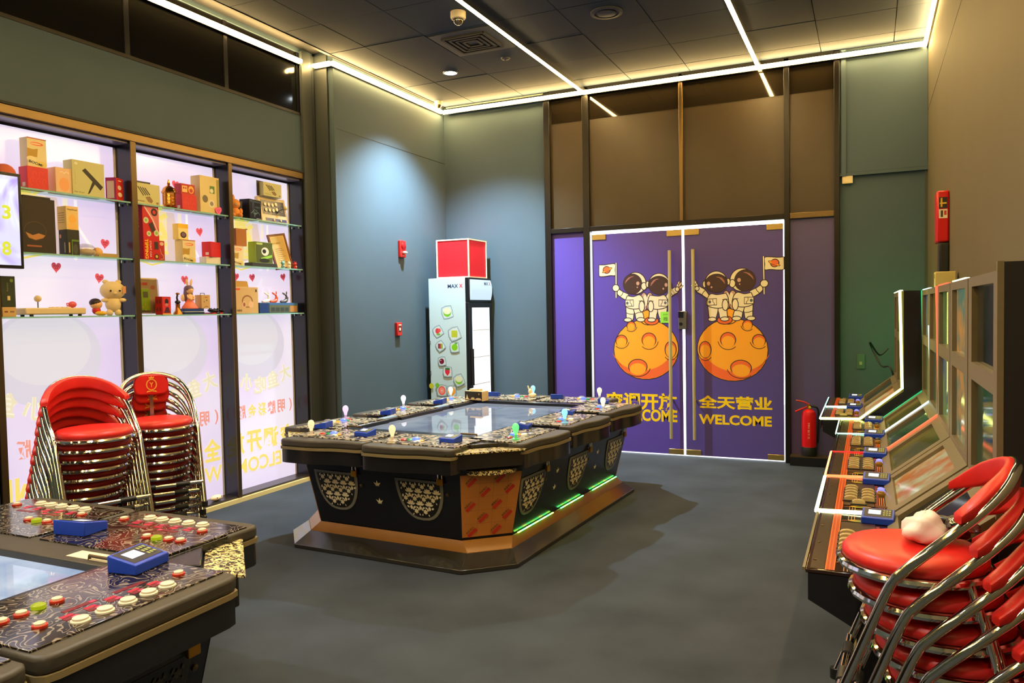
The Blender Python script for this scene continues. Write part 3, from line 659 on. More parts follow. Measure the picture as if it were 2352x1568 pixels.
o = sbox('carton', 'tall cream carton with green and white product pictures', 'box', 461, 505, 406, z, -4.825, .10, C((232, 212, 150)), yb=485)
fprint(o, lambda P, w_, h_: (P.rect(w_*.5, h_*.55, w_*.75, h_*.75, (90, 140, 70)), P.ell(w_*.6, h_*.62, w_*.09, h_*.06, (236, 232, 200)), P.ell(w_*.25, h_*.38, w_*.14, h_*.1, (120, 110, 90)), P.ell(w_*.58, h_*.27, w_*.16, h_*.11, (236, 228, 206)), P.ell(w_*.58, h_*.27, w_*.09, h_*.06, (150, 140, 120)), P.rect(w_*.85, h_*.1, w_*.98, h_*.95, (170, 160, 80))))
# second bay, middle
z = SH[1]+.005
o = sbox('stunt_car_box', 'tall red TIPPING stunt car box standing on end', 'box', 331, 368, 472, z, -4.815, .115, C((206, 22, 28), .35), yb=596)
def stunt(P, w_, h_):
    P.poly([(0, h_), (w_*.9, h_), (w_, h_*.85), (w_, h_*.55), (w_*.2, h_*.95)], (224, 120, 120)); P.line([(w_*.1, h_*.98), (w_*.6, h_*.75), (w_*.95, h_*.5)], .012, (240, 200, 200))
    for cx, cy, r in ((.72, .88, .2), (.2, .72, .16), (.82, .5, .16), (.35, .48, .14)):
        P.ell(w_*cx, h_*cy, w_*r, w_*r, (40, 30, 30) if r > .18 else (214, 220, 190)); P.ell(w_*cx, h_*cy, w_*r*.5, w_*r*.5, (210, 40, 40) if r > .18 else (150, 200, 60))
    P.poly([(w_*.35, h_*.66), (w_*.6, h_*.7), (w_*.75, h_*.55), (w_*.55, h_*.5)], (50, 40, 40)); P.text('TIPPING', w_*.18, h_*.2, h_*.36, w_*.2, (250, 206, 40), .03, rot=-90); P.text('STUNT CAR', w_*.42, h_*.2, h_*.3, w_*.1, (250, 236, 220), .01, rot=-90)
    P.rect(w_*.66, h_*.2, w_*.9, h_*.34, (40, 36, 30)); P.ell(w_*.78, h_*.07, w_*.14, w_*.14, (60, 40, 20)); P.ell(w_*.78, h_*.07, w_*.08, w_*.08, (226, 180, 60))
fprint(o, stunt); fprint(o, lambda P, w_, h_: (P.text('TIPPING', w_*.45, h_*.78, h_*.4, w_*.42, (250, 206, 40), .03, rot=-90), P.rect(w_*.2, h_*.05, w_*.6, h_*.4, (236, 210, 206))), True)
o = sbox('toy_box', 'narrow dark red box tucked beside the stunt car box', 'box', 366, 379, 553, z, -4.87, .05, C((190, 36, 30)), yb=596)
fprint(o, lambda P, w_, h_: (P.ell(w_*.5, h_*.85, w_*.35, h_*.09, (240, 200, 180)), P.line([(w_*.2, h_*.6), (w_*.4, h_*.35), (w_*.7, h_*.3), (w_*.75, h_*.12), (w_*.2, h_*.1)], .003, (246, 214, 190))))
b1 = sbox('toy_box', 'tall cream BOOM toy box under the yellow and cream camera box', 'box', 421, 450, 551, z, -4.83, .085, CRM, group='tall cream toy boxes', yb=600); fprint(b1, boom)
o = sbox('carton', 'cream box with yellow band and round purple lens picture', 'box', 410, 433, 514, top(b1), -4.84, .06, C((250, 232, 160)), yb=550)
fprint(o, lambda P, w_, h_: (P.rect(0, h_*.72, w_, h_, (250, 200, 30)), P.ell(w_*.5, h_*.3, w_*.3, h_*.2, (50, 34, 40)), P.ell(w_*.5, h_*.32, w_*.2, h_*.13, (130, 90, 130))))
b1 = sbox('carton', 'low white carton under the red box in the second bay', 'box', 474, 507, 590, z, -4.83, .075, WH, yb=605)
o = sbox('gift_box', 'plain red carton on the low white carton near the second post', 'box', 482, 511, 556, top(b1), -4.825, .085, REDB, R(12), group='red cartons on the shelves', yb=589); fprint(o, redswirl); fprint(o, barcode, True)
# second bay, low
z = SH[2]+.005
t = thing('blister_pack', 'clear blister pack holding a lime green handheld game', 'toy', (-4.90, onX(345, 722, -4.9).y, z), R(0)); t.rotation_euler.y = R(-4)
H = onX(345, 638, -4.9).z-z; W2 = .11
MB().box(0, -W2, .01, .003, W2*.75, H).build('card', C((226, 206, 160)), t)
MB().box(.003, -W2*.8, .03, .022, -.005, H*.70).build('game_body', C((160, 206, 40), .3), t, bevel=.006)
MB().box(.022, -W2*.6, H*.46, .024, -.025, H*.62).build('game_screen', C((120, 124, 90), .2), t)
for k in range(4): MB().cyl((.022, -.055+.02*math.cos(k*PI/2), H*.2+.02*math.sin(k*PI/2)), .006, 0, .003, 10, 'X').build('button', C((236, 190, 40)), t)
MB().box(.003, -W2*.95, .015, .028, W2*.7, H-.01).build('clear_cover', clear('clear_bag', (235, 230, 225), .12, .1), t, bevel=.006)
P = Print(); P.ell(-.07, H-.045, .014, .014, (210, 50, 40)); P.rect(-.05, H-.055, -.005, H-.035, (206, 60, 50)); P.ell(.04, H-.07, .022, .016, (190, 110, 70)); P.build('card_print', t, (.0033, 0, 0), (0, 1, 0), (0, 0, 1))
o = sbox('toy_box', 'red box with dark costumed figure picture before the lime game', 'box', 368, 399, 681, z, -4.81, .055, C((190, 34, 26)), R(20), yb=722)
fprint(o, lambda P, w_, h_: (P.rect(w_*.08, h_*.06, w_*.94, h_*.95, (226, 50, 40)), P.poly([(w_*.15, h_*.1), (w_*.4, h_*.4), (w_*.7, h_*.42), (w_*.9, h_*.1)], (70, 26, 24)), P.ell(w_*.5, h_*.72, w_*.22, h_*.16, (40, 22, 20)), P.ell(w_*.5, h_*.55, w_*.18, h_*.08, (196, 130, 110)), P.rect(0, 0, w_, h_*.07, (240, 170, 50))))
fprint(o, lambda P, w_, h_: [P.ell(w_*qx, h_*qy, w_*.14, h_*.13, (120, 40, 30)) for qx in (.28, .7) for qy in (.3, .72)], True)
t = thing('bronze_figurine', 'small bronze and black figurine beside the red costume box', 'figurine', (-4.84, onX(409, 722, -4.84).y, z))
BZF = mat('antique_bronze', (176, 116, 44), .3, metal=.8)
MB().lathe([(.036, 0), (.034, .012), (.02, .03), (.016, .07), (.02, .08)], 12).build('robe', BZF, t); MB().ball((0, .0, .095), .018, sc=(1, 1.3, .9)).tube([(0, 0, .1), (0, -.006, .13), (0, 0, .15)], .007, 8).build('torso', C((34, 26, 20), .3), t)
MB().ball((0, .002, .16), .012, sc=(1, 1.4, .8)).build('head', BZF, t)
b1 = MB().box(-.09, -.10, 0, 0, .10, .022).build('game_case', C((36, 52, 86), .35)); b1.location = (-4.82, onX(447, 721, -4.82).y+.0, z); tag(b1, 'dark blue flat game case at the bottom of the pair under the fairy figurine', 'game case', 'flat game cases')
MB().box(-.088, -.1004, .019, .0004, .1004, .0225).build('white_edge', WH, b1)
b2 = MB().box(-.09, -.10, 0, 0, .10, .022).build('game_case', C((30, 60, 120), .35)); b2.location = (-4.822, b1.location.y, z+.0232); b2.rotation_euler.z = R(1.5); tag(b2, 'blue flat game case directly beneath the fairy figurine and kraft box', 'game case', 'flat game cases')
t = thing('fairy_figurine', 'girl figurine with rabbit ears, long purple hair and coral dress', 'figurine', (-4.866, onX(436, 703, -4.866).y, z+.0457))
SK = C((246, 200, 150), .5)
MB().lathe([(.072, 0), (.07, .012), (.05, .035), (.03, .06), (.022, .075)], 18, sx=.62).build('dress', C((240, 120, 86), .6), t)
MB().lathe([(.022, .065), (.026, .09), (.018, .11), (.008, .12)], 14, sx=.8).build('torso', SK, t)
MB().ball((0, 0, .145), .032).build('head', SK, t)
MB().ball((-.006, 0, .154), .036, sc=(1, 1.05, .85)).ball((-.014, -.024, .11), .02, sc=(.9, .8, 3)).ball((-.014, .024, .11), .02, sc=(.9, .8, 2.6)).build('hair', C((112, 86, 110), .5), t)
for s in (-1, 1):
    MB().ball((0, s*.02, .205), .012, sc=(.5, 1, 2.4), rot=Matrix.Rotation(-s*R(14), 3, 'X')).build('rabbit_ear', SK, t)
    MB().ball((-.02, s*.045, .085), .026, sc=(.35, .9, 1.1)).build('wing', C((250, 214, 180), .5), t)
    MB().tube([(0, s*.022, .105), (.02, s*.032, .085), (.032, s*.01, .07)], .007, 8).build('arm', SK, t)
o = sbox('carton', 'small kraft carton with black handle and printed face', 'box', 463, 483, 677, z+.0457, -4.84, .07, KR, yb=702)
fprint(o, lambda P, w_, h_: (P.ell(w_*.3, h_*.5, w_*.04, h_*.05, (40, 30, 20)), P.ell(w_*.62, h_*.6, w_*.05, h_*.05, (40, 30, 20)), P.line([(w_*.25, h_*.06), (w_*.5, h_*.16), (w_*.8, h_*.12)], .003, (40, 30, 20)), P.rect(w_*.4, h_*.78, w_*.7, h_*.84, (200, 90, 50))))
MB().tube([(-.035, -.02, o['h']-.004), (-.035, -.02, o['h']+.014), (-.035, .02, o['h']+.014), (-.035, .02, o['h']-.004)], .003, 6).build('handle', C((50, 40, 60)), o)
b1 = MB().box(-.10, -.055, 0, 0, .055, .012).build('flat_case', C((206, 36, 34), .35)); b1.location = (-4.82, onX(502, 721, -4.82).y-.005, z); tag(b1, 'flat red and black case under the two black gamepads', 'game case')
MB().box(-.0995, -.02, -.0, .0005, .02, .0122).build('black_band', BLACKM, b1)
for k, (dy, dx, rz, lab) in enumerate(((-.03, -.02, 25, 'black gamepad on the red case, nearer the kraft carton'), (.03, -.03, -10, 'black gamepad on the red case, nearer the second post'))):
    g = MB(); g.ball((0, 0, .018), .034, sc=(.75, 1.1, .42))
    for s in (-1, 1): g.ball((.022, s*.034, .014), .021, sc=(1.5, .8, .7))
    o = g.build('gamepad', C((24, 24, 26), .35)); o.location = (-4.86+dx*.3, b1.location.y+dy, z+.012); o.rotation_euler.z = R(rz); tag(o, lab, 'gamepad', 'black gamepads')
    MB().cyl((-.004, -.014, 0), .007, .03, .036, 10).build('thumbstick', RUBBER, o); MB().cyl((-.004, .014, 0), .007, .03, .036, 10).build('thumbstick', RUBBER, o)
# third bay, top
z = SH[0]+.005
t = thing('plush_toy', 'small orange plush animal beside the black boxes in the third bay', 'plush toy', (-4.86, onX(540, 498, -4.86).y, z), R(-20))
ORP = mat('orange_plush', (240, 160, 80), .85)
MB().ball((0, 0, .045), .042, sc=(.9, 1, 1.05)).build('body', ORP, t); MB().ball((0, 0, .115), .045, sc=(.9, 1.05, .95)).build('head', ORP, t)
MB().ball((.03, 0, .108), .022, sc=(.7, 1, .8)).build('muzzle', C((232, 170, 120), .7), t); MB().ball((0, -.012, .165), .015, sc=(.6, .8, 1.9)).build('ear', ORP, t)
for s in (-1, 1): MB().ball((.03, s*.032, .018), .022, sc=(1.2, .9, .9)).build('foot', ORP, t); MB().ball((.015, s*.046, .055), .017, sc=(.9, .9, 1.5)).build('arm', ORP, t)
o = sbox('carton', 'black carton with blue line drawing, one of two in the third bay', 'box', 571, 604, 459, z, -4.82, .1, C((26, 26, 38), .35), R(10), yb=504)
fprint(o, lambda P, w_, h_: (P.text('MECHANICAL', w_*.5, h_*.9, w_*.9, h_*.08, (120, 150, 180)), P.text('OBJECT', w_*.7, h_*.62, w_*.5, h_*.09, (110, 150, 170)), P.line([(w_*.25, h_*.85), (w_*.25, h_*.5), (w_*.4, h_*.4)], .003, (130, 150, 230)), P.line([(w_*.35, h_*.85), (w_*.36, h_*.55), (w_*.5, h_*.42)], .003, (130, 150, 230)), P.ell(w_*.45, h_*.38, w_*.2, h_*.12, (90, 130, 140)), P.ell(w_*.45, h_*.38, w_*.16, h_*.09, (30, 36, 44)),
    P.line([(w_*.1, h_*.28), (w_*.3, h_*.42), (w_*.5, h_*.3), (w_*.75, h_*.38), (w_*.85, h_*.26)], .003, (130, 180, 190)), P.line([(w_*.42, h_*.35), (w_*.4, h_*.12)], .006, (140, 180, 200)), P.rect(w_*.55, h_*.05, w_*.95, h_*.08, (190, 190, 200))))
o = MB().box(-.1, -.012, 0, 0, .028, .142).build('carton', C((26, 26, 36), .35)); o.location = (-4.835, onX(553, 505, -4.83).y, z); tag(o, 'plain black carton squeezed between the orange plush and the patterned black box', 'box')
t = thing('arcade_stick', 'cream joystick controller standing upright with eight round buttons', 'game controller', (-4.84, (onX(607, 516, -4.82).y+onX(668, 516, -4.82).y)/2, z)); t.rotation_euler.y = R(-12)
wd = onX(668, 516, -4.82).y-onX(607, 516, -4.82).y; H = .235
MB().box(-.045, -wd/2, 0, 0, wd/2, H).build('case', C((236, 214, 166), .45), t, bevel=.008)
MB().box(0, -wd*.42, H*.3, .002, wd*.42, H*.86).build('control_plate', C((30, 34, 60), .25), t); MB().box(0, -wd*.36, H*.05, .002, wd*.42, H*.16).build('lower_plate', C((40, 60, 130), .25), t)
for k in range(8): MB().cyl((.002, -wd*.3+wd*.135*(k % 4), H*(.47 if k < 4 else .68)+(.012 if k % 4 == 3 else 0)), .0155, 0, .008, 14, 'X').build('button', C((250, 228, 180), .35), t)
for k in range(2): MB().cyl((.002, -wd*.06+wd*.25*k, H*.105), .01, 0, .006, 12, 'X').build('button', C((246, 210, 150), .35), t)
MB().cyl((.002, wd*.28, H*.55), .03, 0, .002, 20, 'X').build('joystick_collar', C((60, 60, 70), .3), t)
MB().cyl((.0, wd*.28, H*.55), .004, 0, .05, 8, 'X').build('stick_shaft', STEEL, t); MB().ball((.058, wd*.28, H*.55), .018).build('ball_top', C((240, 222, 170), .3), t)
o = sbox('carton', 'pale green multi shaver box on top of the upright joystick controller', 'box', 606, 647, 421, z+.228, -4.84, .05, C((212, 208, 150)), group='pale green shaver boxes', yb=460); fprint(o, shaver)
MB().box(-.052, -o['w']/2-.03, 0, -.05, o['w']/2-.04, o['h']+.012).build('hang_tab', C((50, 44, 34)), o)
# third bay, middle
z = SH[1]+.005
b1 = sbox('toy_box', 'tall cream BOOM toy box under the brown box in the third bay', 'box', 536, 560, 563, z, -4.83, .07, CRM, group='tall cream toy boxes', yb=608); fprint(b1, boom)
o = sbox('carton', 'brown wooden-look box with open flaps on the cream toy box', 'box', 543, 567, 525, top(b1), -4.845, .06, C((178, 112, 40)), yb=561)
MB().box(-.06, o['w']/2, o['h']-.004, 0, o['w']/2+.012, o['h']+.004).build('box_flap', C((150, 90, 34)), o)
b1 = sbox('slim_box', 'slim dark box lying under the green robot box', 'box', 580, 637, 604, z, -4.82, .09, C((52, 54, 44)), yb=612)
o = sbox('carton', 'green box with white robot picture on a slim dark box', 'box', 588, 627, 556, top(b1), -4.825, .085, C((150, 176, 60)), yb=603)
fprint(o, lambda P, w_, h_: (P.rect(w_*.02, h_*.02, w_*.98, h_*.98, (84, 96, 36)), P.ell(w_*.55, h_*.55, w_*.22, h_*.2, (236, 236, 220)), P.ell(w_*.5, h_*.56, w_*.11, h_*.1, (30, 34, 30)), P.poly([(w_*.3, h_*.1), (w_*.95, h_*.3), (w_*.95, h_*.42), (w_*.3, h_*.24)], (150, 210, 70)), P.ell(w_*.5, h_*.12, w_*.3, h_*.1, (30, 34, 26)), P.rect(w_*.05, h_*.86, w_*.4, h_*.95, (190, 210, 110))))
t = thing('picture_frame', 'wooden framed certificate leaning at the right end of the third bay', 'picture frame', (-4.86, onX(655, 612, -4.86).y, z), 0); t.rotation_euler = (R(9), R(-10), R(-6))
FW = .105; FH = .325
for x0, y0, x1, y1 in ((-FW, 0, FW, .016), (-FW, FH-.016, FW, FH), (-FW, .016, -FW+.016, FH-.016), (FW-.016, .016, FW, FH-.016)): MB().box(-.012, x0, y0, .006, x1, y1).build('frame_bar', C((120, 56, 26), .35), t)
MB().box(-.006, -FW+.015, .015, 0, FW-.015, FH-.015).build('certificate', C((226, 190, 120), .5), t)
P = Print(); P.rect(-.07, .03, .07, FH-.03, (216, 180, 106)); P.text('授权书', 0, FH-.085, .05, .018, (90, 66, 30))
for q in range(8): P.rect(-.055, .06+.018*q, .05-.02*(q % 3), .064+.018*q, (140, 110, 60))
P.build('certificate_text', t, (.0003, 0, 0), (0, 1, 0), (0, 0, 1))
for px_, col, lab in ((650, (120, 190, 190), 'tiny teal toy figure before the framed certificate'), (664, (236, 216, 170), 'tiny cream toy figure between the teal and red ones'), (678, (206, 44, 40), 'tiny red toy figure at the end of the third bay shelf')):
    t = thing('mini_figure', lab, 'figurine', (-4.818, onX(px_, 615, -4.818).y, z), 0, 'three tiny toy figures')
    MB().lathe([(.014, 0), (.017, .008), (.014, .025), (.008, .032)], 12).build('body', C(col, .5), t); MB().ball((0, 0, .045), .018, sc=(.9, 1.1, .95)).build('head', C(col, .5), t)
    for s in (-1, 1): MB().ball((0, s*.012, .064), .006, sc=(.6, .8, 1.3)).build('ear', C(col, .5), t)
    MB().ball((.014, 0, .02), .007).build('belly', C((240, 200, 140), .5), t)
# third bay, low
z = SH[2]+.005
o = sbox('headphone_box', 'kraft headphone box with its top flap open', 'box', 541, 594, 659, z, -4.82, .09, KR, yb=719)
fprint(o, lambda P, w_, h_: (P.rect(w_*.03, h_*.88, w_*.22, h_*.95, (226, 90, 40)), P.ell(w_*.52, h_*.46, w_*.24, h_*.24, (150, 100, 50)), P.ell(w_*.52, h_*.45, w_*.19, h_*.19, (206, 168, 104)), P.ell(w_*.38, h_*.34, w_*.09, h_*.12, (226, 180, 130)), P.ell(w_*.38, h_*.34, w_*.05, h_*.08, (150, 90, 60)), P.ell(w_*.68, h_*.34, w_*.11, h_*.13, (226, 180, 130)), P.text('KIDS', w_*.18, h_*.12, w_*.2, h_*.07, (70, 50, 20), .02), P.rect(w_*.88, h_*.82, w_*.94, h_*.92, (50, 40, 24))))
ob = MB().add([(-.09, -o['w']/2, o['h']), (-.09, o['w']/2-.015, o['h']), (-.10, o['w']/2-.02, o['h']+.055), (-.10, -o['w']/2+.005, o['h']+.058), (-.092, -o['w']/2, o['h']), (-.092, o['w']/2-.015, o['h']), (-.102, o['w']/2-.02, o['h']+.055), (-.102, -o['w']/2+.005, o['h']+.058)], [(0, 1, 2, 3), (7, 6, 5, 4), (0, 4, 5, 1), (1, 5, 6, 2), (2, 6, 7, 3), (3, 7, 4, 0)]).build('box_flap', KR, o)
b1 = sbox('board_game_box', 'long blue board game box beside the headphone box', 'box', 597, 685, 695, z, -4.825, .1, C((40, 70, 116), .4), yb=718)
fprint(b1, lambda P, w_, h_: (P.rect(w_*.02, h_*.06, w_*.2, h_*.9, (24, 60, 126)), P.rect(w_*.24, h_*.05, w_*.98, h_*.78, (96, 104, 80)), P.rect(w_*.24, h_*.78, w_*.98, h_*.96, (60, 110, 160)), P.rect(w_*.78, h_*.1, w_*.97, h_*.7, (180, 130, 70)), [P.rect(w_*q, h_*.15, w_*(q+.1), h_*.55, (60, 70, 70)) for q in (.28, .4, .52, .64)]))
zt = top(b1)
for dy, col, lab in ((-.12, (240, 232, 214), 'white dolphin tail ornament on the blue board game box'), (-.02, (226, 100, 60), 'orange dolphin tail ornament between the white and dark ones'), (.115, (90, 86, 84), 'dark grey dolphin tail ornament at the end of the blue box')):
    t = thing('tail_ornament', lab, 'ornament', (-4.87, b1.location.y+dy, zt), 0, 'dolphin tail ornaments')
    m_ = C(col, .3); MB().tube(bez([(0, -.05, .01), (0, .0, .012), (0, .03, .028), (0, .034, .055), (0, .02, .075)], 5), [.008]+[.014]*4+[.018]*5+[.015]*5+[.009]*5+[.006], 10).build('body', m_, t)
    MB().ball((0, .0, .082), .012, sc=(.4, 2.2, .7), rot=Matrix.Rotation(R(-25), 3, 'X')).ball((0, .034, .09), .009, sc=(.4, .9, 1.8)).build('fin', m_, t)
# paper hearts on the panels
def heart(x, y, label, X=XP+.0012):
    p = onX(x, y, X); pts = []
    for k in range(28):
        a = 2*PI*k/28; pts.append((.034*math.sin(a)**3*1.0, .0026*(13*math.cos(a)-5*math.cos(2*a)-2*math.cos(3*a)-math.cos(4*a))*.95))
    mb = MB().prism(pts, 0, .0012); M = Matrix(((0, 0, 1, 0), (1, 0, 0, 0), (0, 1, 0, 0), (0, 0, 0, 1))); mb.xform(M)
    o = mb.build('heart_note', mat('pink_paper', (240, 96, 130), .6, emit=.25), None, smooth=0); o.location = p; o.rotation_euler.x = R(random.uniform(-12, 12))
    P = Print(); P.text('请勿触摸', 0, .006, .042, .011, (120, 30, 50)); P.text('谢谢', 0, -.009, .026, .009, (120, 30, 50)); P.build('handwriting', o, (.0014, 0, 0), (0, 1, 0), (0, 0, 1))
    tag(o, label, 'note', 'pink heart notes')
for x, y, l in ((241, 559, 'pink heart note above the slim tan box'), (129, 613, 'pink heart note above the beige joystick controller'), (228, 638, 'pink heart note left of the cream plush head'),
    (318, 662, 'pink heart note half hidden at the first post'), (424, 642, 'pink heart note behind the rabbit ear figurine'), (458, 532, 'pink heart note right of the cream lens picture box'), (403, 424, 'pink heart note peeking out behind the gold lantern'),
    (542, 635, 'pink heart note beside the second post above the headphone box'), (579, 637, 'pink heart note behind the open headphone box flap'), (650, 636, 'pink heart note above the dark dolphin tail ornament')): heart(x, y, l)
heart(502, 484, 'pink heart note propped in front of the tall cream carton', -4.815)
# white pebble-like ornament on the cabinet base
o = MB().ball((0, 0, .024), .042, sc=(.8, 1.5, .58)).build('soap_ornament', C((236, 216, 178), .35)); p = onZ(497, 1146, .05); o.location = (XL-.06, onX(497, 1143, XL-.06).y, .05)
tag(o, 'small cream oval ornament on the floor ledge beside the chair stacks', 'ornament'); MB().ball((.03, -.02, .03), .005).ball((.03, .03, .034), .005).build('painted_spots', C((150, 60, 40)), o)
# wall screen
t = thing('wall_screen', 'flat black-framed screen showing yellow 3 and 8 on pale violet', 'screen', (XL, 2.6, 0))
SX = -4.72; p0 = onX(47, 400, SX); p1 = onX(45, 617, SX)
z0, z1 = p1.z, p0.z; y1 = p0.y; y0 = y1-1.02
MB().box(SX-.045-XL, y0-2.6, z0, SX-XL, y1-2.6, z1).build('bezel', BLACK, t, bevel=.004)
ems_ = mat('screen_picture', (30, 28, 40), .15); nt = ems_.node_tree; b_ = nt.nodes['Principled BSDF']
tc = nt.nodes.new('ShaderNodeTexCoord'); n_ = nt.nodes.new('ShaderNodeTexNoise'); n_.inputs['Scale'].default_value = 3.2; n_.inputs['Distortion'].default_value = 1.5
r_ = nt.nodes.new('ShaderNodeValToRGB'); r_.color_ramp.elements[0].position = .35; r_.color_ramp.elements[1].position = .62
r_.color_ramp.elements[0].color = (*s2l((186, 164, 250)), 1); r_.color_ramp.elements[1].color = (*s2l((244, 250, 255)), 1)
nt.links.new(tc.outputs['Object'], n_.inputs['Vector']); nt.links.new(n_.outputs['Fac'], r_.inputs['Fac']); nt.links.new(r_.outputs[0], b_.inputs['Emission Color']); b_.inputs['Emission Strength'].default_value = 1.15
MB().box(SX-XL, y0-2.6+.02, z0+.02, SX-XL+.001, y1-2.6-.02, z1-.02).build('display', ems_, t, smooth=0)
P = Print(); q3 = onX(14, 487, SX); q8 = onX(15, 570, SX)
P.text('3', q3.y-2.6, q3.z, .055, .085, E((214, 222, 60), 1.0), .03); P.build('digit', t, (SX-XL+.0013, 0, 0), (0, 1, 0), (0, 0, 1))
P = Print(); P.text('8', q8.y-2.6, q8.z, .055, .085, E((214, 222, 60), 1.0), .03); P.build('digit', t, (SX-XL+.0013, 0, 0), (0, 1, 0), (0, 0, 1))
MB().box(0, -.25, 2.05, SX-.045-XL, .0, 2.25).build('wall_mount', DKMET, t)
# ================================================================ game tables
PADM = mat('bronze_pad', (60, 56, 47), .5, noise=(30, .08)); STRIPE = mat('pad_stripe', (128, 114, 80), .45)
DAMP = pattern_mat('damask_panel', (50, 46, 41), (180, 170, 142), 12, .25, .45, .1, 'damask')
SCROLL = pattern_mat('scroll_panel', (28, 21, 19), (132, 122, 108), 11, .14, .74, .4)
DAMC = pattern_mat('damask_edge', (36, 30, 16), (226, 206, 140), 60, .35, .45, .2, 'blotch')
IVORY = C((250, 236, 190), .5); GREYF = mat('grey_frame', (128, 126, 112), .5)
def oct_(a, b, c): return [(-a+c, -b), (a-c, -b), (a, -b+c), (a, b-c), (a-c, b), (-a+c, b), (-a, b-c), (-a, -b+c)]
# ---- card reader, built once and copied
def make_reader():
    t = thing('card_reader', 'x', 'card reader', (0, 0, 0), 0, 'blue card readers')
    w_, d_, h0, h1 = .115, .088, .026, .044
    MB().add([(-w_/2, -d_/2, 0), (w_/2, -d_/2, 0), (w_/2, d_/2, 0), (-w_/2, d_/2, 0), (-w_/2, -d_/2, h0), (w_/2, -d_/2, h0), (w_/2, d_/2, h1), (-w_/2, d_/2, h1)],
             [(0, 3, 2, 1), (4, 5, 6, 7), (0, 1, 5, 4), (1, 2, 6, 5), (2, 3, 7, 6), (3, 0, 4, 7)]).build('body', BLUE, t, bevel=.003)
    U = Vector((1, 0, 0)); V = Vector((0, d_, h1-h0)).normalized(); O = Vector((0, -d_/2, h0+.0006))
    P = Print(); P.rect(-w_*.43, d_*.12, w_*.43, d_*.94, (26, 30, 52)); P.build('keypad', t, O, U, V)
    P = Print(); P.rect(-w_*.3, d_*.36, w_*.08, d_*.78, E((236, 246, 255), 1.1)); P.build('display', t, O+Vector((0, 0, .0006)), U, V)
    P = Print(); [P.rect(w_*(.15+.085*i), d_*(.3+.2*j), w_*(.21+.085*i), d_*(.42+.2*j), (150, 160, 90)) for i in range(3) for j in range(3)]; tag(P.build('keys', t, O+Vector((0, 0, .0006)), U, V), kind='stuff')
    return t
READER = make_reader(); _rd = [0]
def place_reader(loc, rz, label, scale=1.):
    o = READER if not _rd[0] else dup(READER); _rd[0] += 1
    o.location = loc; o.rotation_euler.z = rz; o['label'] = label; o.scale = (scale,)*3; return o
# ---- padlock
def padlock(loc, rz, label, s=1., tilt=0):
    t = thing('padlock', label, 'padlock', loc, rz, 'brass padlocks'); t.rotation_euler.x = tilt
    MB().box(-.021*s, -.008*s, -.04*s, .021*s, .008*s, 0).build('lock_body', mat('brass', (196, 140, 44), .3, metal=.9), t, bevel=.003)
    MB().tube([(-.014*s, 0, -.002), (-.014*s, 0, .022*s)]+[(.014*s*math.cos(R(a)), 0, .022*s+.014*s*math.sin(R(a))) for a in range(165, 0, -20)]+[(.014*s, 0, .022*s), (.014*s, 0, -.002)], .0032*s, 8).build('shackle', CHROME, t)
    return t
# ---- floral print clipped to an outline
def leaf(P, cx, cy, L, W, a, m):
    c, s = math.cos(R(a)), math.sin(R(a)); pts = []
    for t in (0, .2, .45, .7, .9, 1, .9, .7, .45, .2):
        pass
    up = [(0, 0), (.2, .6), (.45, 1), (.75, .8), (1, 0)]; q = [(x*L, y*W/2) for x, y in up]+[(x*L, -y*W/2) for x, y in up[-2:0:-1]]
    P.poly([(cx+x*c-y*s, cy+x*s+y*c) for x, y in q], m)
def floral(P, inside, x0, x1, y0, y1, step, m):
    j = 0; y = y0
    while y < y1:
        x = x0+(step/2 if j % 2 else 0)
        while x < x1:
            if inside(x, y):
                if (j % 2) == 0:
                    for k in range(5): leaf(P, x, y, step*.50, step*.20, 20+35*k, m)
                    leaf(P, x, y-step*.03, step*.46, step*.3, 270, m)
                    for s in (-1, 1): leaf(P, x+s*step*.2, y-step*.32, step*.32, step*.2, 90-s*60, m)
                else:
                    for k in range(6): leaf(P, x, y, step*.26, step*.17, 60*k+30, m)
                    for s in (-1, 1): leaf(P, x+s*step*.34, y+step*.06, step*.34, step*.18, 90+s*20, m); leaf(P, x+s*step*.3, y-step*.2, step*.24, step*.12, 270+s*24, m)
            x += step
        y += step*.62; j += 1
def shield_pts(w_, h_, n=16): return [(-w_/2, 0), (w_/2, 0)]+[(w_/2*math.cos(R(a))**.8 if a < 90 else -w_/2*abs(math.cos(R(a)))**.8, -h_*math.sin(R(a))**.9) for a in [6+168*i/n for i in range(n+1)]]
CROWN = [(-.5, 0), (.5, 0), (.52, .12), (.62, .16), (1, .75), (.62, .5), (.5, .62), (.36, .3), (.2, .62), (.12, .9), (0, 1.15), (-.12, .9), (-.2, .62), (-.36, .3), (-.5, .62), (-.62, .5), (-1, .75), (-.62, .16), (-.52, .12)]
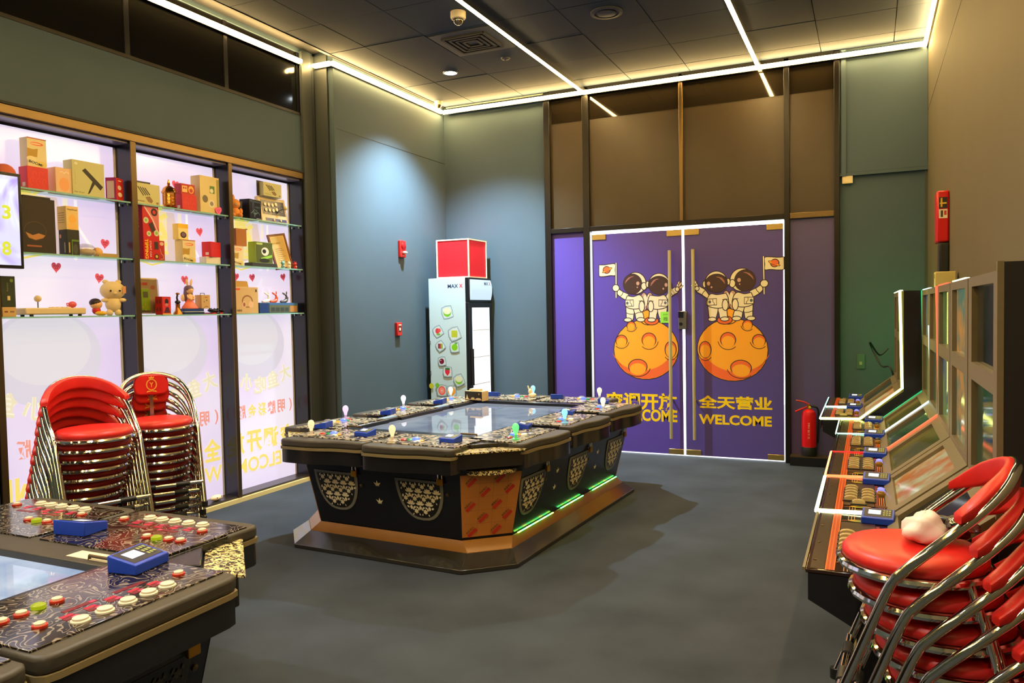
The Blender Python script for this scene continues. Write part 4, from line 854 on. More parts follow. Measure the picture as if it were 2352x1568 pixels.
def game_table(name, label, loc, rz, fish, pitch):
    T = thing(name, label, 'arcade table', loc, rz); cr, sr = math.cos(rz), math.sin(rz)
    def W(x, y, z): return (loc[0]+x*cr-y*sr, loc[1]+x*sr+y*cr, loc[2]+z)
    A0, A1, A2, A3 = oct_(.90, 1.33, .25), oct_(.82, 1.20, .20), oct_(.79, 1.165, .23), oct_(.90, 1.26, .29)
    gloss = mat('glossy_base', (44, 42, 36), .12, coat=.3)
    sk = mat('skirt_board', (150, 104, 46), .3, noise=(5, .12))
    def ring(P0, z0, P1, z1, i, th):
        j = (i+1) % 8; a, b, c, d = P0[i], P0[j], P1[j], P1[i]
        vs = [(*a, z0), (*b, z0), (*c, z1), (*d, z1)]; lo = [(x, y, z-th) for x, y, z in vs]
        return MB().add(vs+lo, [(0, 1, 2, 3), (7, 6, 5, 4), (0, 4, 5, 1), (1, 5, 6, 2), (2, 6, 7, 3), (3, 7, 4, 0)])
    for i in range(8):
        ring(A0, .026, A1, .090, i, .024).build('base_board', gloss, T, bevel=.002)
        ring(A1, .092, A2, .152, i, .02).build('skirt_board', sk, T, bevel=.002)
    MB().prism(oct_(.7, 1.1, .26), .0, .03).build('plinth', BLACKM, T)
    MB().prism(A2, .155, .64, A3).build('body', BLACK, T)
    MB().prism(oct_(.93, 1.37, .33), .62, .715).build('deck_support', BLACK, T, bevel=.004)
    # corner boards in protective film, patterned ledges
    for i in (1, 3, 5, 7):
        j = (i+1) % 8
        def pt(t, s):                        # t along the edge, s up
            a = Vector(A2[i]).lerp(Vector(A2[j]), t); b = Vector(A3[i]).lerp(Vector(A3[j]), t); p = a.lerp(b, s); return Vector((p.x, p.y, .155+.485*s))
        e = (pt(1, .5)-pt(0, .5)).normalized(); n = e.cross((pt(.5, 1)-pt(.5, 0)).normalized()).normalized()
        q = [pt(.01, .03), pt(.99, .03), pt(.99, .86), pt(.01, .86)]
        if fish:
            cp = MB().add([p+n*.004 for p in q]+[p-n*.002 for p in q], [(0, 1, 2, 3), (7, 6, 5, 4), (0, 4, 5, 1), (1, 5, 6, 2), (2, 6, 7, 3), (3, 7, 4, 0)]).build('corner_board', TAN, T)
            if i in (1, 3):
                U = e; V = (pt(.5, 1)-pt(.5, 0)).normalized(); O = (q[0]+q[1])/2+n*.0045; wd = (q[1]-q[0]).length; ht = (q[3]-q[0]).length
                P = Print()
                for k in range(-2, 3): P.rect(k*.09-.0007+.02, .01, k*.09+.0007+.02, ht-.01, (150, 92, 40)) if abs(k*.09+.02) < wd*.46 else None
                for k in range(1, 5): P.rect(-wd*.48, k*.088-.0007, wd*.48, k*.088+.0007, (150, 92, 40))
                for k, (x, y) in enumerate(((-.12, .36), (.06, .375), (-.03, .29), (.125, .3), (-.12, .2), (.05, .205), (-.035, .12), (.12, .13), (-.1, .03), (.055, .035))):
                    if abs(x) > wd*.46: continue
                    c, s = math.cos(R(45)), math.sin(R(45)); P.poly([(x+u*c-v*s, y+u*s+v*c) for u, v in ((-.034, -.011), (.034, -.011), (.034, .011), (-.034, .011))], (196, 52, 34))
                    P.text('伟亚克力', x-.016, y+.016, .06, .014, (90, 44, 20), .01, rot=45)
                P.build('film_print', cp, O, U, V)
        else:
            MB().add([p+n*.004 for p in q]+[p-n*.002 for p in q], [(0, 1, 2, 3), (7, 6, 5, 4), (0, 4, 5, 1), (1, 5, 6, 2), (2, 6, 7, 3), (3, 7, 4, 0)]).build('corner_board', BLACK, T)
        m_ = pt(.5, .9); half = (q[1]-q[0]).length*.5
        lp = [m_+e*(half*math.cos(R(a)))+n*(.075*math.sin(R(a))) for a in range(0, 181, 15)]
        MB().prism([(p.x, p.y) for p in lp], .575, .60).build('corner_ledge', DAMC, T)
        dO = oct_(.96, 1.40, .36); a, b = Vector(dO[i]), Vector(dO[j]); dI = oct_(.80, 1.22, .20); c_, d_ = Vector(dI[j]), Vector(dI[i])
        MB().prism([tuple(a), tuple(b), tuple(c_), tuple(d_)], .715, .724).build('corner_plate', DAMC, T)
        a2, b2 = Vector(oct_(.80, 1.20, .19)[i]), Vector(oct_(.80, 1.20, .19)[j]); f1, f2 = Vector(oct_(.66, 1.0, .05)[j]), Vector(oct_(.66, 1.0, .05)[i])
        MB().prism([tuple(a2), tuple(b2), tuple(f1), tuple(f2)], .724, .748).build('corner_cap', BLACK, T, bevel=.004)
    # screen, frame, light bars
    fr = MB()
    for x0, y0, x1, y1 in ((-.64, -1.02, .64, -.87), (-.64, .87, .64, 1.02), (-.64, -.87, -.52, .87), (.52, -.87, .64, .87)):
        MB().box(x0, y0, .70, x1, y1, .752).build('screen_frame', BLACK if fish else PADM, T, bevel=.004)
    sm = mat('table_screen_'+name, (20, 22, 26), .035, spec=.8); nt = sm.node_tree; b_ = nt.nodes['Principled BSDF']
    tc = nt.nodes.new('ShaderNodeTexCoord'); n_ = nt.nodes.new('ShaderNodeTexNoise'); n_.inputs['Scale'].default_value = 3.5 if fish else 2.6; n_.inputs['Detail'].default_value = 4; n_.inputs['Distortion'].default_value = .8
    r_ = nt.nodes.new('ShaderNodeValToRGB'); el = r_.color_ramp.elements
    el[0].position = .3; el[1].position = .7
    if fish:
        el[0].color = (*s2l((118, 128, 150)), 1); el[1].color = (*s2l((166, 174, 184)), 1)
    else:
        el[0].color = (*s2l((120, 150, 196)), 1); el[1].color = (*s2l((226, 236, 246)), 1)
    nt.links.new(tc.outputs['Object'], n_.inputs['Vector']); nt.links.new(n_.outputs['Fac'], r_.inputs['Fac']); nt.links.new(r_.outputs[0], b_.inputs['Emission Color']); b_.inputs['Emission Strength'].default_value = .8 if fish else .9
    scn = MB().box(-.525, -.875, .70, .525, .875, .726).build('screen', sm, T, smooth=0)
    if not fish:
        P = Print(step=.00005)
        P.poly([(.02, .10), (.30, .62), (-.2, .80), (-.5, .80), (-.5, .1)], E((214, 228, 244), .85))
        for i in range(13):
            for j in range(9):
                x, y = -.46+.05*i, .30+.055*j
                if x < .02+(y-.1)*.5 and x < .26: P.rect(x, y, x+.022, y+.012, E(((206, 120, 150), (110, 150, 226))[(i+j) % 2], .8))
        P.poly([(-.5, .1), (-.10, .1), (-.02, .28), (-.5, .28)], E((40, 110, 90), .7))
        tag(P.build('screen_picture', scn, (0, 0, .7262), (1, 0, 0), (0, 1, 0)), kind='stuff')
        MB().box(.30, .90, .752, .50, .96, .7535).build('paper_label', C((236, 224, 190)), T)
    else:
        for s in (-1, 1): MB().box(s*.58-.025, -.86, .752, s*.58+.025, .86, .757).build('light_bar', E((190, 214, 220), .75), T)
    for sx in (-1, 1):
        for sy in (-1, 1):
            x, y = sx*.47, sy*.905
            MB().tube([(x-.06, y, .75), (x-.06, y, .764), (x+.06, y, .764), (x+.06, y, .75)], .006, 6).build('pull_handle', BRONZE, T)
    # seats
    seats = [('front', -.33, -1.45), ('front', .33, -1.45)]+[('right', y, 1.0) for y in (-pitch, 0, pitch)]+[('back', .33, 1.45), ('back', -.33, 1.45)]+[('left', y, -1.0) for y in (pitch, 0, -pitch)]
    cnt = {}
    for side, p, off in seats:
        ang = {'front': 0, 'right': 90, 'back': 180, 'left': 270}[side]
        o3 = {'front': (p, off), 'right': (off, p), 'back': (p, off), 'left': (off, p)}[side]
        M = Matrix.Translation((*o3, 0)) @ Matrix.Rotation(R(ang), 4, 'Z')
        w_ = .63 if side in ('front', 'back') else (.60 if fish else .64)
        fl = -1 if side in ('front', 'back') else 1
        cnt[side] = cnt.get(side, 0)+1
        # outline of the pad (u across, v inwards)
        n = 14; ed = []
        amp = .055 if fish else .0
        for k in range(n+1):
            u = -w_/2+w_*k/n; t = (u*fl/w_+.5); v = amp*(1-1/(1+math.exp(-(t-.45)*16)))
            ed.append((u, v))
        out = rounded([ed[0]], 0) if False else ed
        ol = [(-w_/2, .17)]+[(-w_/2, ed[0][1]+.03), (-w_/2+.012, ed[0][1]+.008)]+ed[1:-1]+[(w_/2-.012, ed[-1][1]+.008), (w_/2, ed[-1][1]+.03)]+[(w_/2, .17)]
        pad = MB().prism(ol, .705, .752).xform(M).build('control_deck', PADM, T, bevel=.012, seg=3, smooth=50)
        MB().prism([(u*1.004, v-.003) for u, v in ol], .688, .705).xform(M).build('deck_stripe', STRIPE, pad)
        MB().prism([(u*.985, v+.004) for u, v in ol], .60, .688).xform(M).build('deck_apron', BLACK, pad)
        MB().box(-w_/2+.004, .12, .70, w_/2-.004, .50, .750).xform(M).build('deck_box', BLACK, pad, bevel=.003)
        pm = DAMP if fish else SCROLL
        MB().box(-w_/2+.012, .115 if fish else .06, .750, w_/2-.012, .46, .758).xform(M).build('control_panel', pm, pad, bevel=.002)
        zt = .758
        def put(mb, nm, m_, **k): return mb.xform(M).build(nm, m_, pad, **k)
        if fish:
            lit = random.choice([(120, 255, 140), (255, 214, 150), (150, 225, 255), (255, 236, 200), (236, 190, 255)])
            if side == 'front': lit = (255, 216, 160)
            if side == 'right': lit = [(110, 255, 130), (150, 235, 250), (230, 226, 214)][cnt[side]-1]
            if side == 'left': lit = [(236, 236, 220), (236, 232, 240), (250, 200, 250)][cnt[side]-1]
            ju, jv = -.19, .17
            put(MB().lathe([(.026, zt), (.026, zt+.004), (.01, zt+.008), (.009, zt+.03)], 14, (ju, jv, 0)), 'joystick_base', E(lit, .5))
            put(MB().lathe([(.010, zt+.028), (.013, zt+.045), (.021, zt+.065), (.022, zt+.08), (.016, zt+.094), (.006, zt+.1)], 14, (ju, jv, 0)), 'joystick_bulb', E(lit, 1.25))
            for u, v, r, h, col, em in ((-.15, .235, .017, .008, (190, 40, 30), 0), (-.112, .25, .017, .008, (30, 150, 80), 0), (-.066, .25, .024, .02, (120, 150, 255), 1.0), (-.02, .24, .017, .008, (226, 160, 30), 0), (-.02, .195, .022, .012, (220, 226, 214), .0), (-.01, .15, .028, .016, (226, 224, 220), .1)):
                put(MB().lathe([(r*1.15, zt), (r*1.15, zt+.003), (r, zt+.004), (r*.95, zt+h*.7), (r*.55, zt+h)], 16, (u, v, 0)), 'button', E(col, em) if em else C(col, .25))
            cu, cv = (.17, .28) if side in ('front', 'back') else (.24, .33)
        else:
            for u in (-.135, -.063, .009, .078, .143): put(MB().lathe([(.025, zt), (.025, zt+.004), (.02, zt+.006), (.02, zt+.011), (.014, zt+.013)], 16, (u, .115, 0)), 'button', C((222, 214, 190), .3))
            for u, v in ((-.202, .18), (.229, .165), (-.225, .30), (-.17, .303), (-.066, .307)):
                put(MB().cyl((u, v, 0), .019, zt, zt+.006, 16), 'button_rim', C((190, 50, 30), .3)); put(MB().lathe([(.014, zt+.006), (.014, zt+.012), (.009, zt+.014)], 14, (u, v, 0)), 'button', C((226, 206, 180), .3))
            put(MB().lathe([(.019, zt), (.019, zt+.01), (.012, zt+.014)], 16, (-.118, .31, 0)), 'button', E((196, 214, 20), .5))
            for u, v, w2, lit_ in ((.094, .215, .05, 0), (-.064, .215, .05, 1), (.01, .168, .022, 1), (-.058, .160, .022, 1), (-.127, .160, .022, 1), (.08, .160, .022, 1), (.145, .158, .022, 1)):
                put(MB().box(u-w2, v-.010, zt, u+w2, v+.010, zt+.0008), 'digit_window', E((170, 16, 36), .35))
                if lit_: put(MB().box(u+w2-.02, v-.006, zt+.0008, u+w2-.004, v+.006, zt+.0014), 'lit_digits', E((255, 70, 100), 1.1))
                if lit_ and w2 < .03: put(MB().box(u-.016, v+.014, zt, u+.018, v+.03, zt+.0008), 'digit_window', E((230, 30, 60), .7))
            cu, cv = .235, .345
        wp = M @ Vector((cu, cv, zt)); order = ('first', 'second', 'third')[cnt[side]-1]
        sd = {'front': 'near end', 'right': 'side facing the slot machines', 'back': 'end facing the purple doors', 'left': 'side facing the shelves'}[side]
        if fish: place_reader(W(*wp), rz+R(ang+(-6 if side == 'front' else 14)), 'blue card reader, %s seat on the fish game table %s' % (order, sd))
        elif side in ('right', 'back'): place_reader(W(*wp), rz+R(ang+8), 'blue card reader, %s seat on the red-digit table %s' % (order, sd), 1.25)
        # shield on the body below
        if side in ('front', 'right') and fish or side == 'right':
            b0, b1 = (1.165, 1.26) if side == 'front' else (.79, .90)
            sl = math.atan2(b1-b0, .485)
            MS = Matrix.Translation((*(((p, -b0, .155)) if side == 'front' else ((b0, p, .155)),)[0:1][0],) if False else ((p, -b0, .155) if side == 'front' else (b0, p, .155))) @ Matrix.Rotation(R(ang), 4, 'Z') @ Matrix.Rotation(R(90)+sl, 4, 'X')
            sw, sh_ = (.36, .275) if fish else (.40, .30)
            cx = -.03 if fish else .03; cy = .375 if fish else .40
            f0 = MB().prism([(cx+x, cy+y) for x, y in shield_pts(sw, sh_)][::-1], .0005, .008).xform(MS).build('cabinet_door', GREYF if fish else mat('dark_door', (44, 42, 30), .4), T, bevel=.004)
            ip = shield_pts(sw*.86, sh_*.86)
            MB().prism([(cx+x, cy-.018+y) for x, y in ip][::-1], .006, .0092).xform(MS).build('door_panel', mat('black_print', (28, 24, 14), .3), f0)
            P = Print(step=.00002)
            def ins(x, y): return abs(x) < sw*.40 and y < -.008 and (x/(sw*.41))**2+(y/(sh_*.80))**2 < .95
            floral(P, ins, -sw*.4, sw*.4, -sh_*.86, 0, .068, IVORY if fish else C((70, 66, 40)))
            P.mb.xform(MS @ Matrix.Translation((cx, cy-.018, .0094)))
            tag(P.mb.build('floral_print', P.mats, f0, smooth=0), kind='stuff')
            MB().lathe([(.011, .0), (.011, .006), (.006, .009)], 12).xform(MS @ Matrix.Translation((cx+sw*.56, cy-.085, 0))).build('key_lock', BRONZE, T)
            pw = Matrix.Translation(loc) @ Matrix.Rotation(rz, 4, 'Z') @ MS @ Vector((cx+sw*.47, cy+.022, .014))
            if side == 'front' or fish or cnt[side] in (2, 3):
                padlock(pw, rz+R(ang), ('brass padlock on the %s shield door of the fish table %s' % (order, sd)) if fish else ('brass padlock on the %s door of the red-digit table' % order), 1. if fish else 1.1)
            # crowns beside the shield
            if fish and (side == 'right' and cnt[side] < 3 or side == 'front' and cnt[side] == 1):
                for yy in (-.07, -.19):
                    P = Print(); P.poly([(x*.028, y*.028) for x, y in CROWN], IVORY); P.rect(-.014, -.006, .014, -.002, IVORY)
                    P.mb.xform(MS @ Matrix.Translation((cx+(.33 if side == 'front' else .39), cy+yy, .0006))); P.mb.build('crown_emblem', P.mats, T, smooth=0)
    # row of coloured lights under the right side
    if fish:
        cols = [(90, 255, 120), (90, 255, 170), (200, 255, 120), (255, 110, 90), (120, 130, 255), (80, 255, 140)]
        for k in range(30):
            y = -.86+.06*k
            if 8 < k < 11 or 17 < k < 21: continue
            MB().box(.80, y-.026, .153, .808, y+.026, .158).build('led', E(((150, 255, 90), (90, 255, 130), (100, 255, 190), (200, 255, 110), (120, 170, 255), (90, 255, 120), (255, 150, 100))[(k*5+k//4) % 7], 7), T, smooth=0)
    return T
FT = (-2.77, 5.33, 0); FR = R(-3)
game_table('fish_game_table', 'black ten-seat fish game table with ivory floral shields and bright screen', FT, FR, True, .75)
game_table('betting_game_table', 'dark scrollwork game table with red digits cut off at the lower left', (-2.77, .82, 0), 0, False, .66)
# on the fish table: tissue box and shell
def FW_(x, y, z): c, s = math.cos(FR), math.sin(FR); return (FT[0]+x*c-y*s, FT[1]+x*s+y*c, z)
p = onZ(1090, 920, .753)
t = thing('tissue_box', 'black and cream tissue box at the far end of the table screen', 'tissue box', (p.x, p.y+.04, .7525), R(-8))
MB().box(-.095, -.05, 0, .095, .05, .085).build('carton', C((34, 28, 18), .5), t, bevel=.003); MB().box(.0945, -.0502, 0, .0965, .0502, .0852).build('side_panel', C((226, 196, 140)), t)
MB().box(-.095, -.05, .085, .095, .05, .0862).build('top_panel', C((206, 180, 130)), t)
P = Print(); P.poly([(.01, .015), (.02, .03), (.025, .06), (.035, .03), (.045, .015)], (230, 206, 160)); P.ell(.09, .02, .02, .012, (230, 206, 160)); P.ell(.15, .018, .03, .01, (230, 206, 160)); P.rect(.15, .055, .165, .07, (170, 130, 50)); P.rect(.0, .01, .188, .015, (230, 206, 160)); P.build('printed_front', t, (-.095, -.0503, 0), (1, 0, 0), (0, 0, 1))
MB().add([(-.05, -.02, .086), (.05, -.02, .086), (.05, .02, .086), (-.05, .02, .086), (-.06, -.03, .102), (.06, -.02, .108), (.05, .03, .104), (-.045, .02, .11)], [(0, 3, 2, 1), (4, 5, 6, 7), (0, 1, 5, 4), (1, 2, 6, 5), (2, 3, 7, 6), (3, 0, 4, 7)]).build('tissue', C((240, 226, 190), .8), t)
p = onZ(1223, 912, .76)
t = thing('animal_ornament', 'cream rabbit-shaped ornament on the far seat of the fish table', 'ornament', (p.x, p.y, .758))
MB().ball((0, 0, .022), .03, sc=(1.3, .9, .75)).build('body', C((236, 222, 180), .4), t); MB().ball((-.02, 0, .055), .02, sc=(1, .9, 1.3)).build('head', C((236, 222, 180), .4), t)
MB().ball((-.038, 0, .088), .01, sc=(.8, .6, 2.2), rot=Matrix.Rotation(R(-20), 3, 'Y')).ball((-.012, 0, .08), .009, sc=(.8, .6, 1.9), rot=Matrix.Rotation(R(30), 3, 'Y')).build('ears', C((236, 222, 180), .4), t)
# ================================================================ slot machines along the right wall
TANB = mat('taupe_bezel', (118, 108, 82), .38, noise=(40, .05)); DECKP = mat('deck_print', (44, 24, 16), .1, coat=.6)
PROF = [(-.035, .0), (-.035, .58), (-.17, .655), (-.17, .735), (.07, .735), (.345, .955), (.345, 1.64), (XR-.006, 1.64), (XR-.006, 0)]
def scr(name, a, b, s, sc_=8):
    m = mat(name, (16, 18, 16), .06, spec=.6); nt = m.node_tree; b_ = nt.nodes['Principled BSDF']
    if b_.inputs['Emission Color'].links: return m
    tc = nt.nodes.new('ShaderNodeTexCoord'); n = nt.nodes.new('ShaderNodeTexNoise'); n.inputs['Scale'].default_value = sc_; n.inputs['Detail'].default_value = 3
    r = nt.nodes.new('ShaderNodeValToRGB'); r.color_ramp.elements[0].position = .38; r.color_ramp.elements[1].position = .62
    r.color_ramp.elements[0].color = (*s2l(a), 1); r.color_ramp.elements[1].color = (*s2l(b), 1)
    nt.links.new(tc.outputs['Object'], n.inputs['Vector']); nt.links.new(n.outputs['Fac'], r.inputs['Fac']); nt.links.new(r.outputs[0], b_.inputs['Emission Color']); b_.inputs['Emission Strength'].default_value = s
    return m
def XZ(mb, y0, y1):                           # helper: prism drawn in x,z and pushed along y
    return mb
def xz_prism(pts, y0, y1):
    n = len(pts); vs = [(x, y0, z) for x, z in pts]+[(x, y1, z) for x, z in pts]
    return MB().add(vs, [tuple(range(n)), tuple(range(n, 2*n))[::-1]]+[(i, n+i, n+(i+1) % n, (i+1) % n) for i in range(n)])
SD = Vector((.275, 0, .22)).normalized(); SN = Vector((-SD.z, 0, SD.x))   # slant direction and its normal
def slab(T, name, m, y0, y1, t0, t1, n0, n1):
    O = Vector((.07, 0, .735)); vs = []
    for n_ in (n0, n1):
        for t_, y_ in ((t0, y0), (t1, y0), (t1, y1), (t0, y1)): p = O+SD*t_+SN*n_; vs.append((p.x, y_, p.z))
    return MB().add(vs, [(0, 1, 2, 3), (7, 6, 5, 4), (0, 4, 5, 1), (1, 5, 6, 2), (2, 6, 7, 3), (3, 7, 4, 0)]).build(name, m, T, smooth=0)
rock_me = None
def rocker():
    pr = [(-.024, 0), (.024, 0), (.024, .010), (.016, .016), (0, .0185), (-.016, .016), (-.024, .010)]
    return xz_prism(pr, -.0105, .0105)
def seat(T, y0, y1, k, slant, up, low, cols):
    w_ = y1-y0
    # upright bezel: four bars round two panes
    zs = ((.985, 1.285), (1.345, 1.605))
    X0 = .345; m_ = .085*w_/.62
    for nm, a, b, c, d in (('bezel_stile', y0+.004, y0+m_, .957, 1.638), ('bezel_stile', y1-m_, y1-.004, .957, 1.638), ('bezel_rail', y0+m_, y1-m_, .957, .985), ('bezel_rail', y0+m_, y1-m_, 1.285, 1.345), ('bezel_rail', y0+m_, y1-m_, 1.605, 1.638)):
        MB().box(X0-.022, a, c, X0, b, d).build(nm, TANB, T, smooth=0)
    for (za, zb), pm in zip(zs, (low, up)): MB().box(X0-.004, y0+m_, za, X0+.004, y1-m_, zb).build('screen', pm, T, smooth=0)
    # slanted bezel and pane
    L = .352
    for nm, a, b, c, d in (('bezel_stile', y0+.004, y0+m_*.8, .0, L), ('bezel_stile', y1-m_*.8, y1-.004, .0, L), ('bezel_rail', y0+m_*.8, y1-m_*.8, .0, .045), ('bezel_rail', y0+m_*.8, y1-m_*.8, L-.055, L)):
        slab(T, nm, TANB, a, b, c, d, 0, .018)
    slab(T, 'screen', slant, y0+m_*.8, y1-m_*.8, .045, L-.055, 0, .003)
    # control deck with print
    dk = MB().box(-.178, y0+.006, .735, .068, y1-.006, .750).build('control_deck', DECKP, T, bevel=.004)
    P = Print()
    OR = C((226, 110, 34), .3); RD = C((120, 30, 24), .3); YE = C((190, 170, 40), .3)
    P.rect(-.165, y0+.015, -.125, y1-.015, C((58, 44, 26), .25)); P.rect(-.120, y0+.012, -.098, y1-.012, C((176, 62, 20), .3))
    for x in (-.121, -.110, -.097): P.rect(x-.0018, y0+.012, x+.0018, y1-.012, OR)
    for x in (-.07, -.06, -.05, .0, .01): P.rect(x-.0012, y0+.012, x+.0012, y0+.1, C((190, 140, 90), .3)); P.rect(x-.0012, y1-.1, x+.0012, y1-.012, C((190, 140, 90), .3))
    P.rect(-.093, y0+.12, .02, y1-.13, C((62, 38, 24), .3)); P.ell(-.03, y0+.1, .04, .016, YE); P.ell(-.03, y0+.1, .02, .008, C((60, 110, 40), .3)); P.ell(-.03, y1-.1, .04, .016, YE); P.ell(-.03, y1-.1, .02, .008, C((60, 110, 40), .3))
    for y in (y0+.1, y1-.1): P.line([(-.093, y-.01), (-.03, y+.012), (.04, y-.01)], .003, OR)
    P.rect(.022, y0+.12, .034, y1-.16, RD)
    for x in (.038, .046, .054): P.rect(x-.0016, y0+.03, x+.0016, y0+.28, OR)
    P.build('deck_artwork', dk, (0, 0, .7503), (1, 0, 0), (0, 1, 0))
    MB().prism([(-.186, y0+.008), (-.178, y0+.008), (-.178, y1-.008), (-.186, y1-.008)], .742 if k == 7 else .68, .752).build('deck_edge', TANB if k == 7 else BLACK, dk)
    global rock_me
    n = 5 if k != 6 else 4
    spots = [(-.068, y0+.20+.052*j) for j in range(5)]+[(-.004, y0+.20+.052*j) for j in range(n)]
    if k in (2, 6, 7): spots.append((-.038, y0+.145))
    for x, y in spots:
        if rock_me is None:
            o = rocker().build('button', mat('rocker_cream', (196, 172, 118), .25, coat=.4), dk); rock_me = o.data
        else:
            o = bpy.data.objects.new('button', rock_me); COL.objects.link(o); o.parent = dk
        o.location = (x, y, .7545)
        b0 = MB().box(x-.030, y-.020, .750, x+.030, y+.020, .7565).build('button_base', BLACKM, dk, smooth=0)
    for j, (c_, e_) in enumerate((((226, 150, 20), .15), ((130, 130, 255), 1.6) if k in (1, 2, 5, 6) else ((60, 60, 80), 0), ((20, 130, 70), .1))):
        MB().lathe([(.017, .75), (.017, .757), (.014, .76), (.014, .768 if j == 1 else .763), (.008, .772 if j == 1 else .765)], 14, (.046, y0+.36+.036*j, 0)).build('button', E(c_, e_) if e_ else C(c_, .3), dk)
    MB().cyl((.044, y0+.12, 0), .022, .75, .755, 16).build('coin_cup', C((90, 40, 24), .3), dk)
    sx = MB()
    for yy in (y0+.1, y0+.3, y1-.2): MB().cyl((-.155, yy, 0), .005, .75, .7525, 8).build('screw', BRONZE, dk)
    return dk
def ledpath(T, y, col, s, pts, r=.0065):
    MB().tube([(x, y, z_) for x, z_ in pts], r, 6).build('led_trim', E(col, s), T)
UPR = [(.07, .76), (.335, .975), (.321, 1.64)]
S_D = scr('pane_dark', (16, 20, 18), (40, 44, 36), .5); S_G = scr('pane_green', (60, 100, 50), (96, 130, 70), .45, 4); S_C = scr('pane_colour', (90, 130, 110), (226, 150, 70), .55, 7); S_B = scr('pane_blue', (60, 90, 130), (120, 150, 70), .5, 4)
S_W = scr('pane_map', (226, 130, 60), (220, 210, 150), .6, 9); S_O = scr('pane_olive', (96, 96, 40), (140, 120, 50), .5, 4); S_T = scr('pane_teal', (30, 60, 46), (60, 100, 60), .4, 3)
machines = (
 (((7.26, 6.585), (6.575, 5.90)), -.13, 'double-seat slot machine at the far end with bright yellow-green light edge'),
 (((5.86, 5.225), (5.215, 4.585)), 0, 'double-seat slot machine with white and teal light edges, second from the doors'),
 (((4.565, 3.90), (3.89, 3.225)), 0, 'double-seat slot machine with red light edge, third from the doors'),
 (((3.205, 2.49),), 0, 'single-seat slot machine nearest the camera behind the red chair stack'))
k = 0
for mi, (ss, dx, lab) in enumerate(machines):
    T = thing('slot_machine', lab, 'slot machine', (0, 0, 0), 0, 'slot machines along the right wall')
    ya, yb = ss[-1][1], ss[0][0]
    xz_prism(PROF, ya+.003, yb-.003).build('cabinet', BLACK, T)
    MB().box(-.045, ya+.02, .02, -.034, yb-.02, .56).build('front_board', mat('pale_board', (206, 176, 120), .5, noise=(5, .1)), T)
    for hi, lo in ss:
        k += 1
        sl = (S_D, S_W, S_O, S_T, S_O, S_W, S_D)[k-1]; up = (S_T, S_G, S_B, S_O, S_G, S_C, S_D)[k-1]; lw_ = (S_C, S_G, S_G, S_T, S_B, S_C, S_T)[k-1]
        seat(T, lo, hi, k, sl, up, lw_, None)
        place_reader((.03+dx, hi-.085, .751), R(-4), 'blue card reader on the %s slot machine seat from the doors' % ('first', 'second', 'third', 'fourth', 'fifth', 'sixth', 'seventh')[k-1], .95)
    if mi == 0:
        ledpath(T, ya, (236, 255, 130), 5, [(-.185, .748), (.07, .755)]+UPR[1:], .009)
        ledpath(T, ss[0][1], (190, 255, 236), 3.5, [(-.185, .75), (.07, .757)], .007)
        MB().tube([(-.188, ya, .748), (-.188, ss[1][0], .748)], .006, 6).build('led_trim', E((220, 255, 220), 4), T); MB().tube([(-.188, ss[0][1], .748), (-.188, yb, .748)], .006, 6).build('led_trim', E((150, 255, 230), 3.5), T)
        MB().box(.32, ya, 1.64, .34, yb, 1.646).build('led_trim', E((226, 250, 210), 2), T); ledpath(T, yb+.014, (30, 255, 130), 70, [(.38, .85), (.38, 1.6)], .008)
    if mi == 1:
        ledpath(T, yb, (30, 190, 120), 1.0, UPR, .005); ledpath(T, ss[0][1], (200, 240, 240), 2.6, [(.07, .76), (.335, .975), (.325, 1.42)], .006)
        ledpath(T, ya-.004, (255, 96, 60), 1.7, UPR, .0085); ledpath(T, ss[0][1], (180, 255, 230), 2.2, [(-.185, .75), (.06, .757)], .004)
        MB().tube([(-.188, ss[0][1], .748), (-.188, yb, .748)], .0055, 6).build('led_trim', E((200, 255, 220), 3), T)
        MB().box(.325, ss[0][1], 1.64, .34, yb, 1.645).build('led_trim', E((200, 255, 250), 2), T)
    if mi == 2:
        MB().tube([(-.188, ss[0][1], .748), (-.188, yb, .748)], .0065, 6).build('led_trim', E((255, 160, 110), 3), T); ledpath(T, ss[0][1], (255, 120, 70), 2.8, [(-.185, .75), (.07, .757)], .007)
        MB().tube([(-.188, ya, .748), (-.188, ss[1][0], .748)], .008, 6).build('led_trim', E((236, 255, 200), 4), T); ledpath(T, ya, (246, 255, 190), 4, [(-.185, .75), (.07, .757)], .008); ledpath(T, yb, (255, 40, 40), 1.5, [(-.185, .75), (.07, .757)], .004)
        MB().box(.325, yb-.5, 1.64, .34, yb, 1.645).build('led_trim', E((255, 90, 60), 2), T); MB().box(.325, ya+.1, 1.64, .34, ya+.6, 1.645).build('led_trim', E((236, 255, 200), 2), T)
    if dx:
        T.location.x = dx
        xz_prism([(XR-.006-dx-.002, 0), (XR-.006, 0), (XR-.006, 1.64), (XR-.006-dx-.002, 1.4)][::-1], ya+.003, yb-.003).build('rear_housing', BLACK, T)
    if mi == 3:
        MB().box(.326, ya-.012, .0, XR-.006, ya+.002, 1.66).build('side_panel', BLACKM, T); MB().box(.318, ya-.014, .95, .334, ya+.006, 1.662).build('edge_trim', TANB, T)

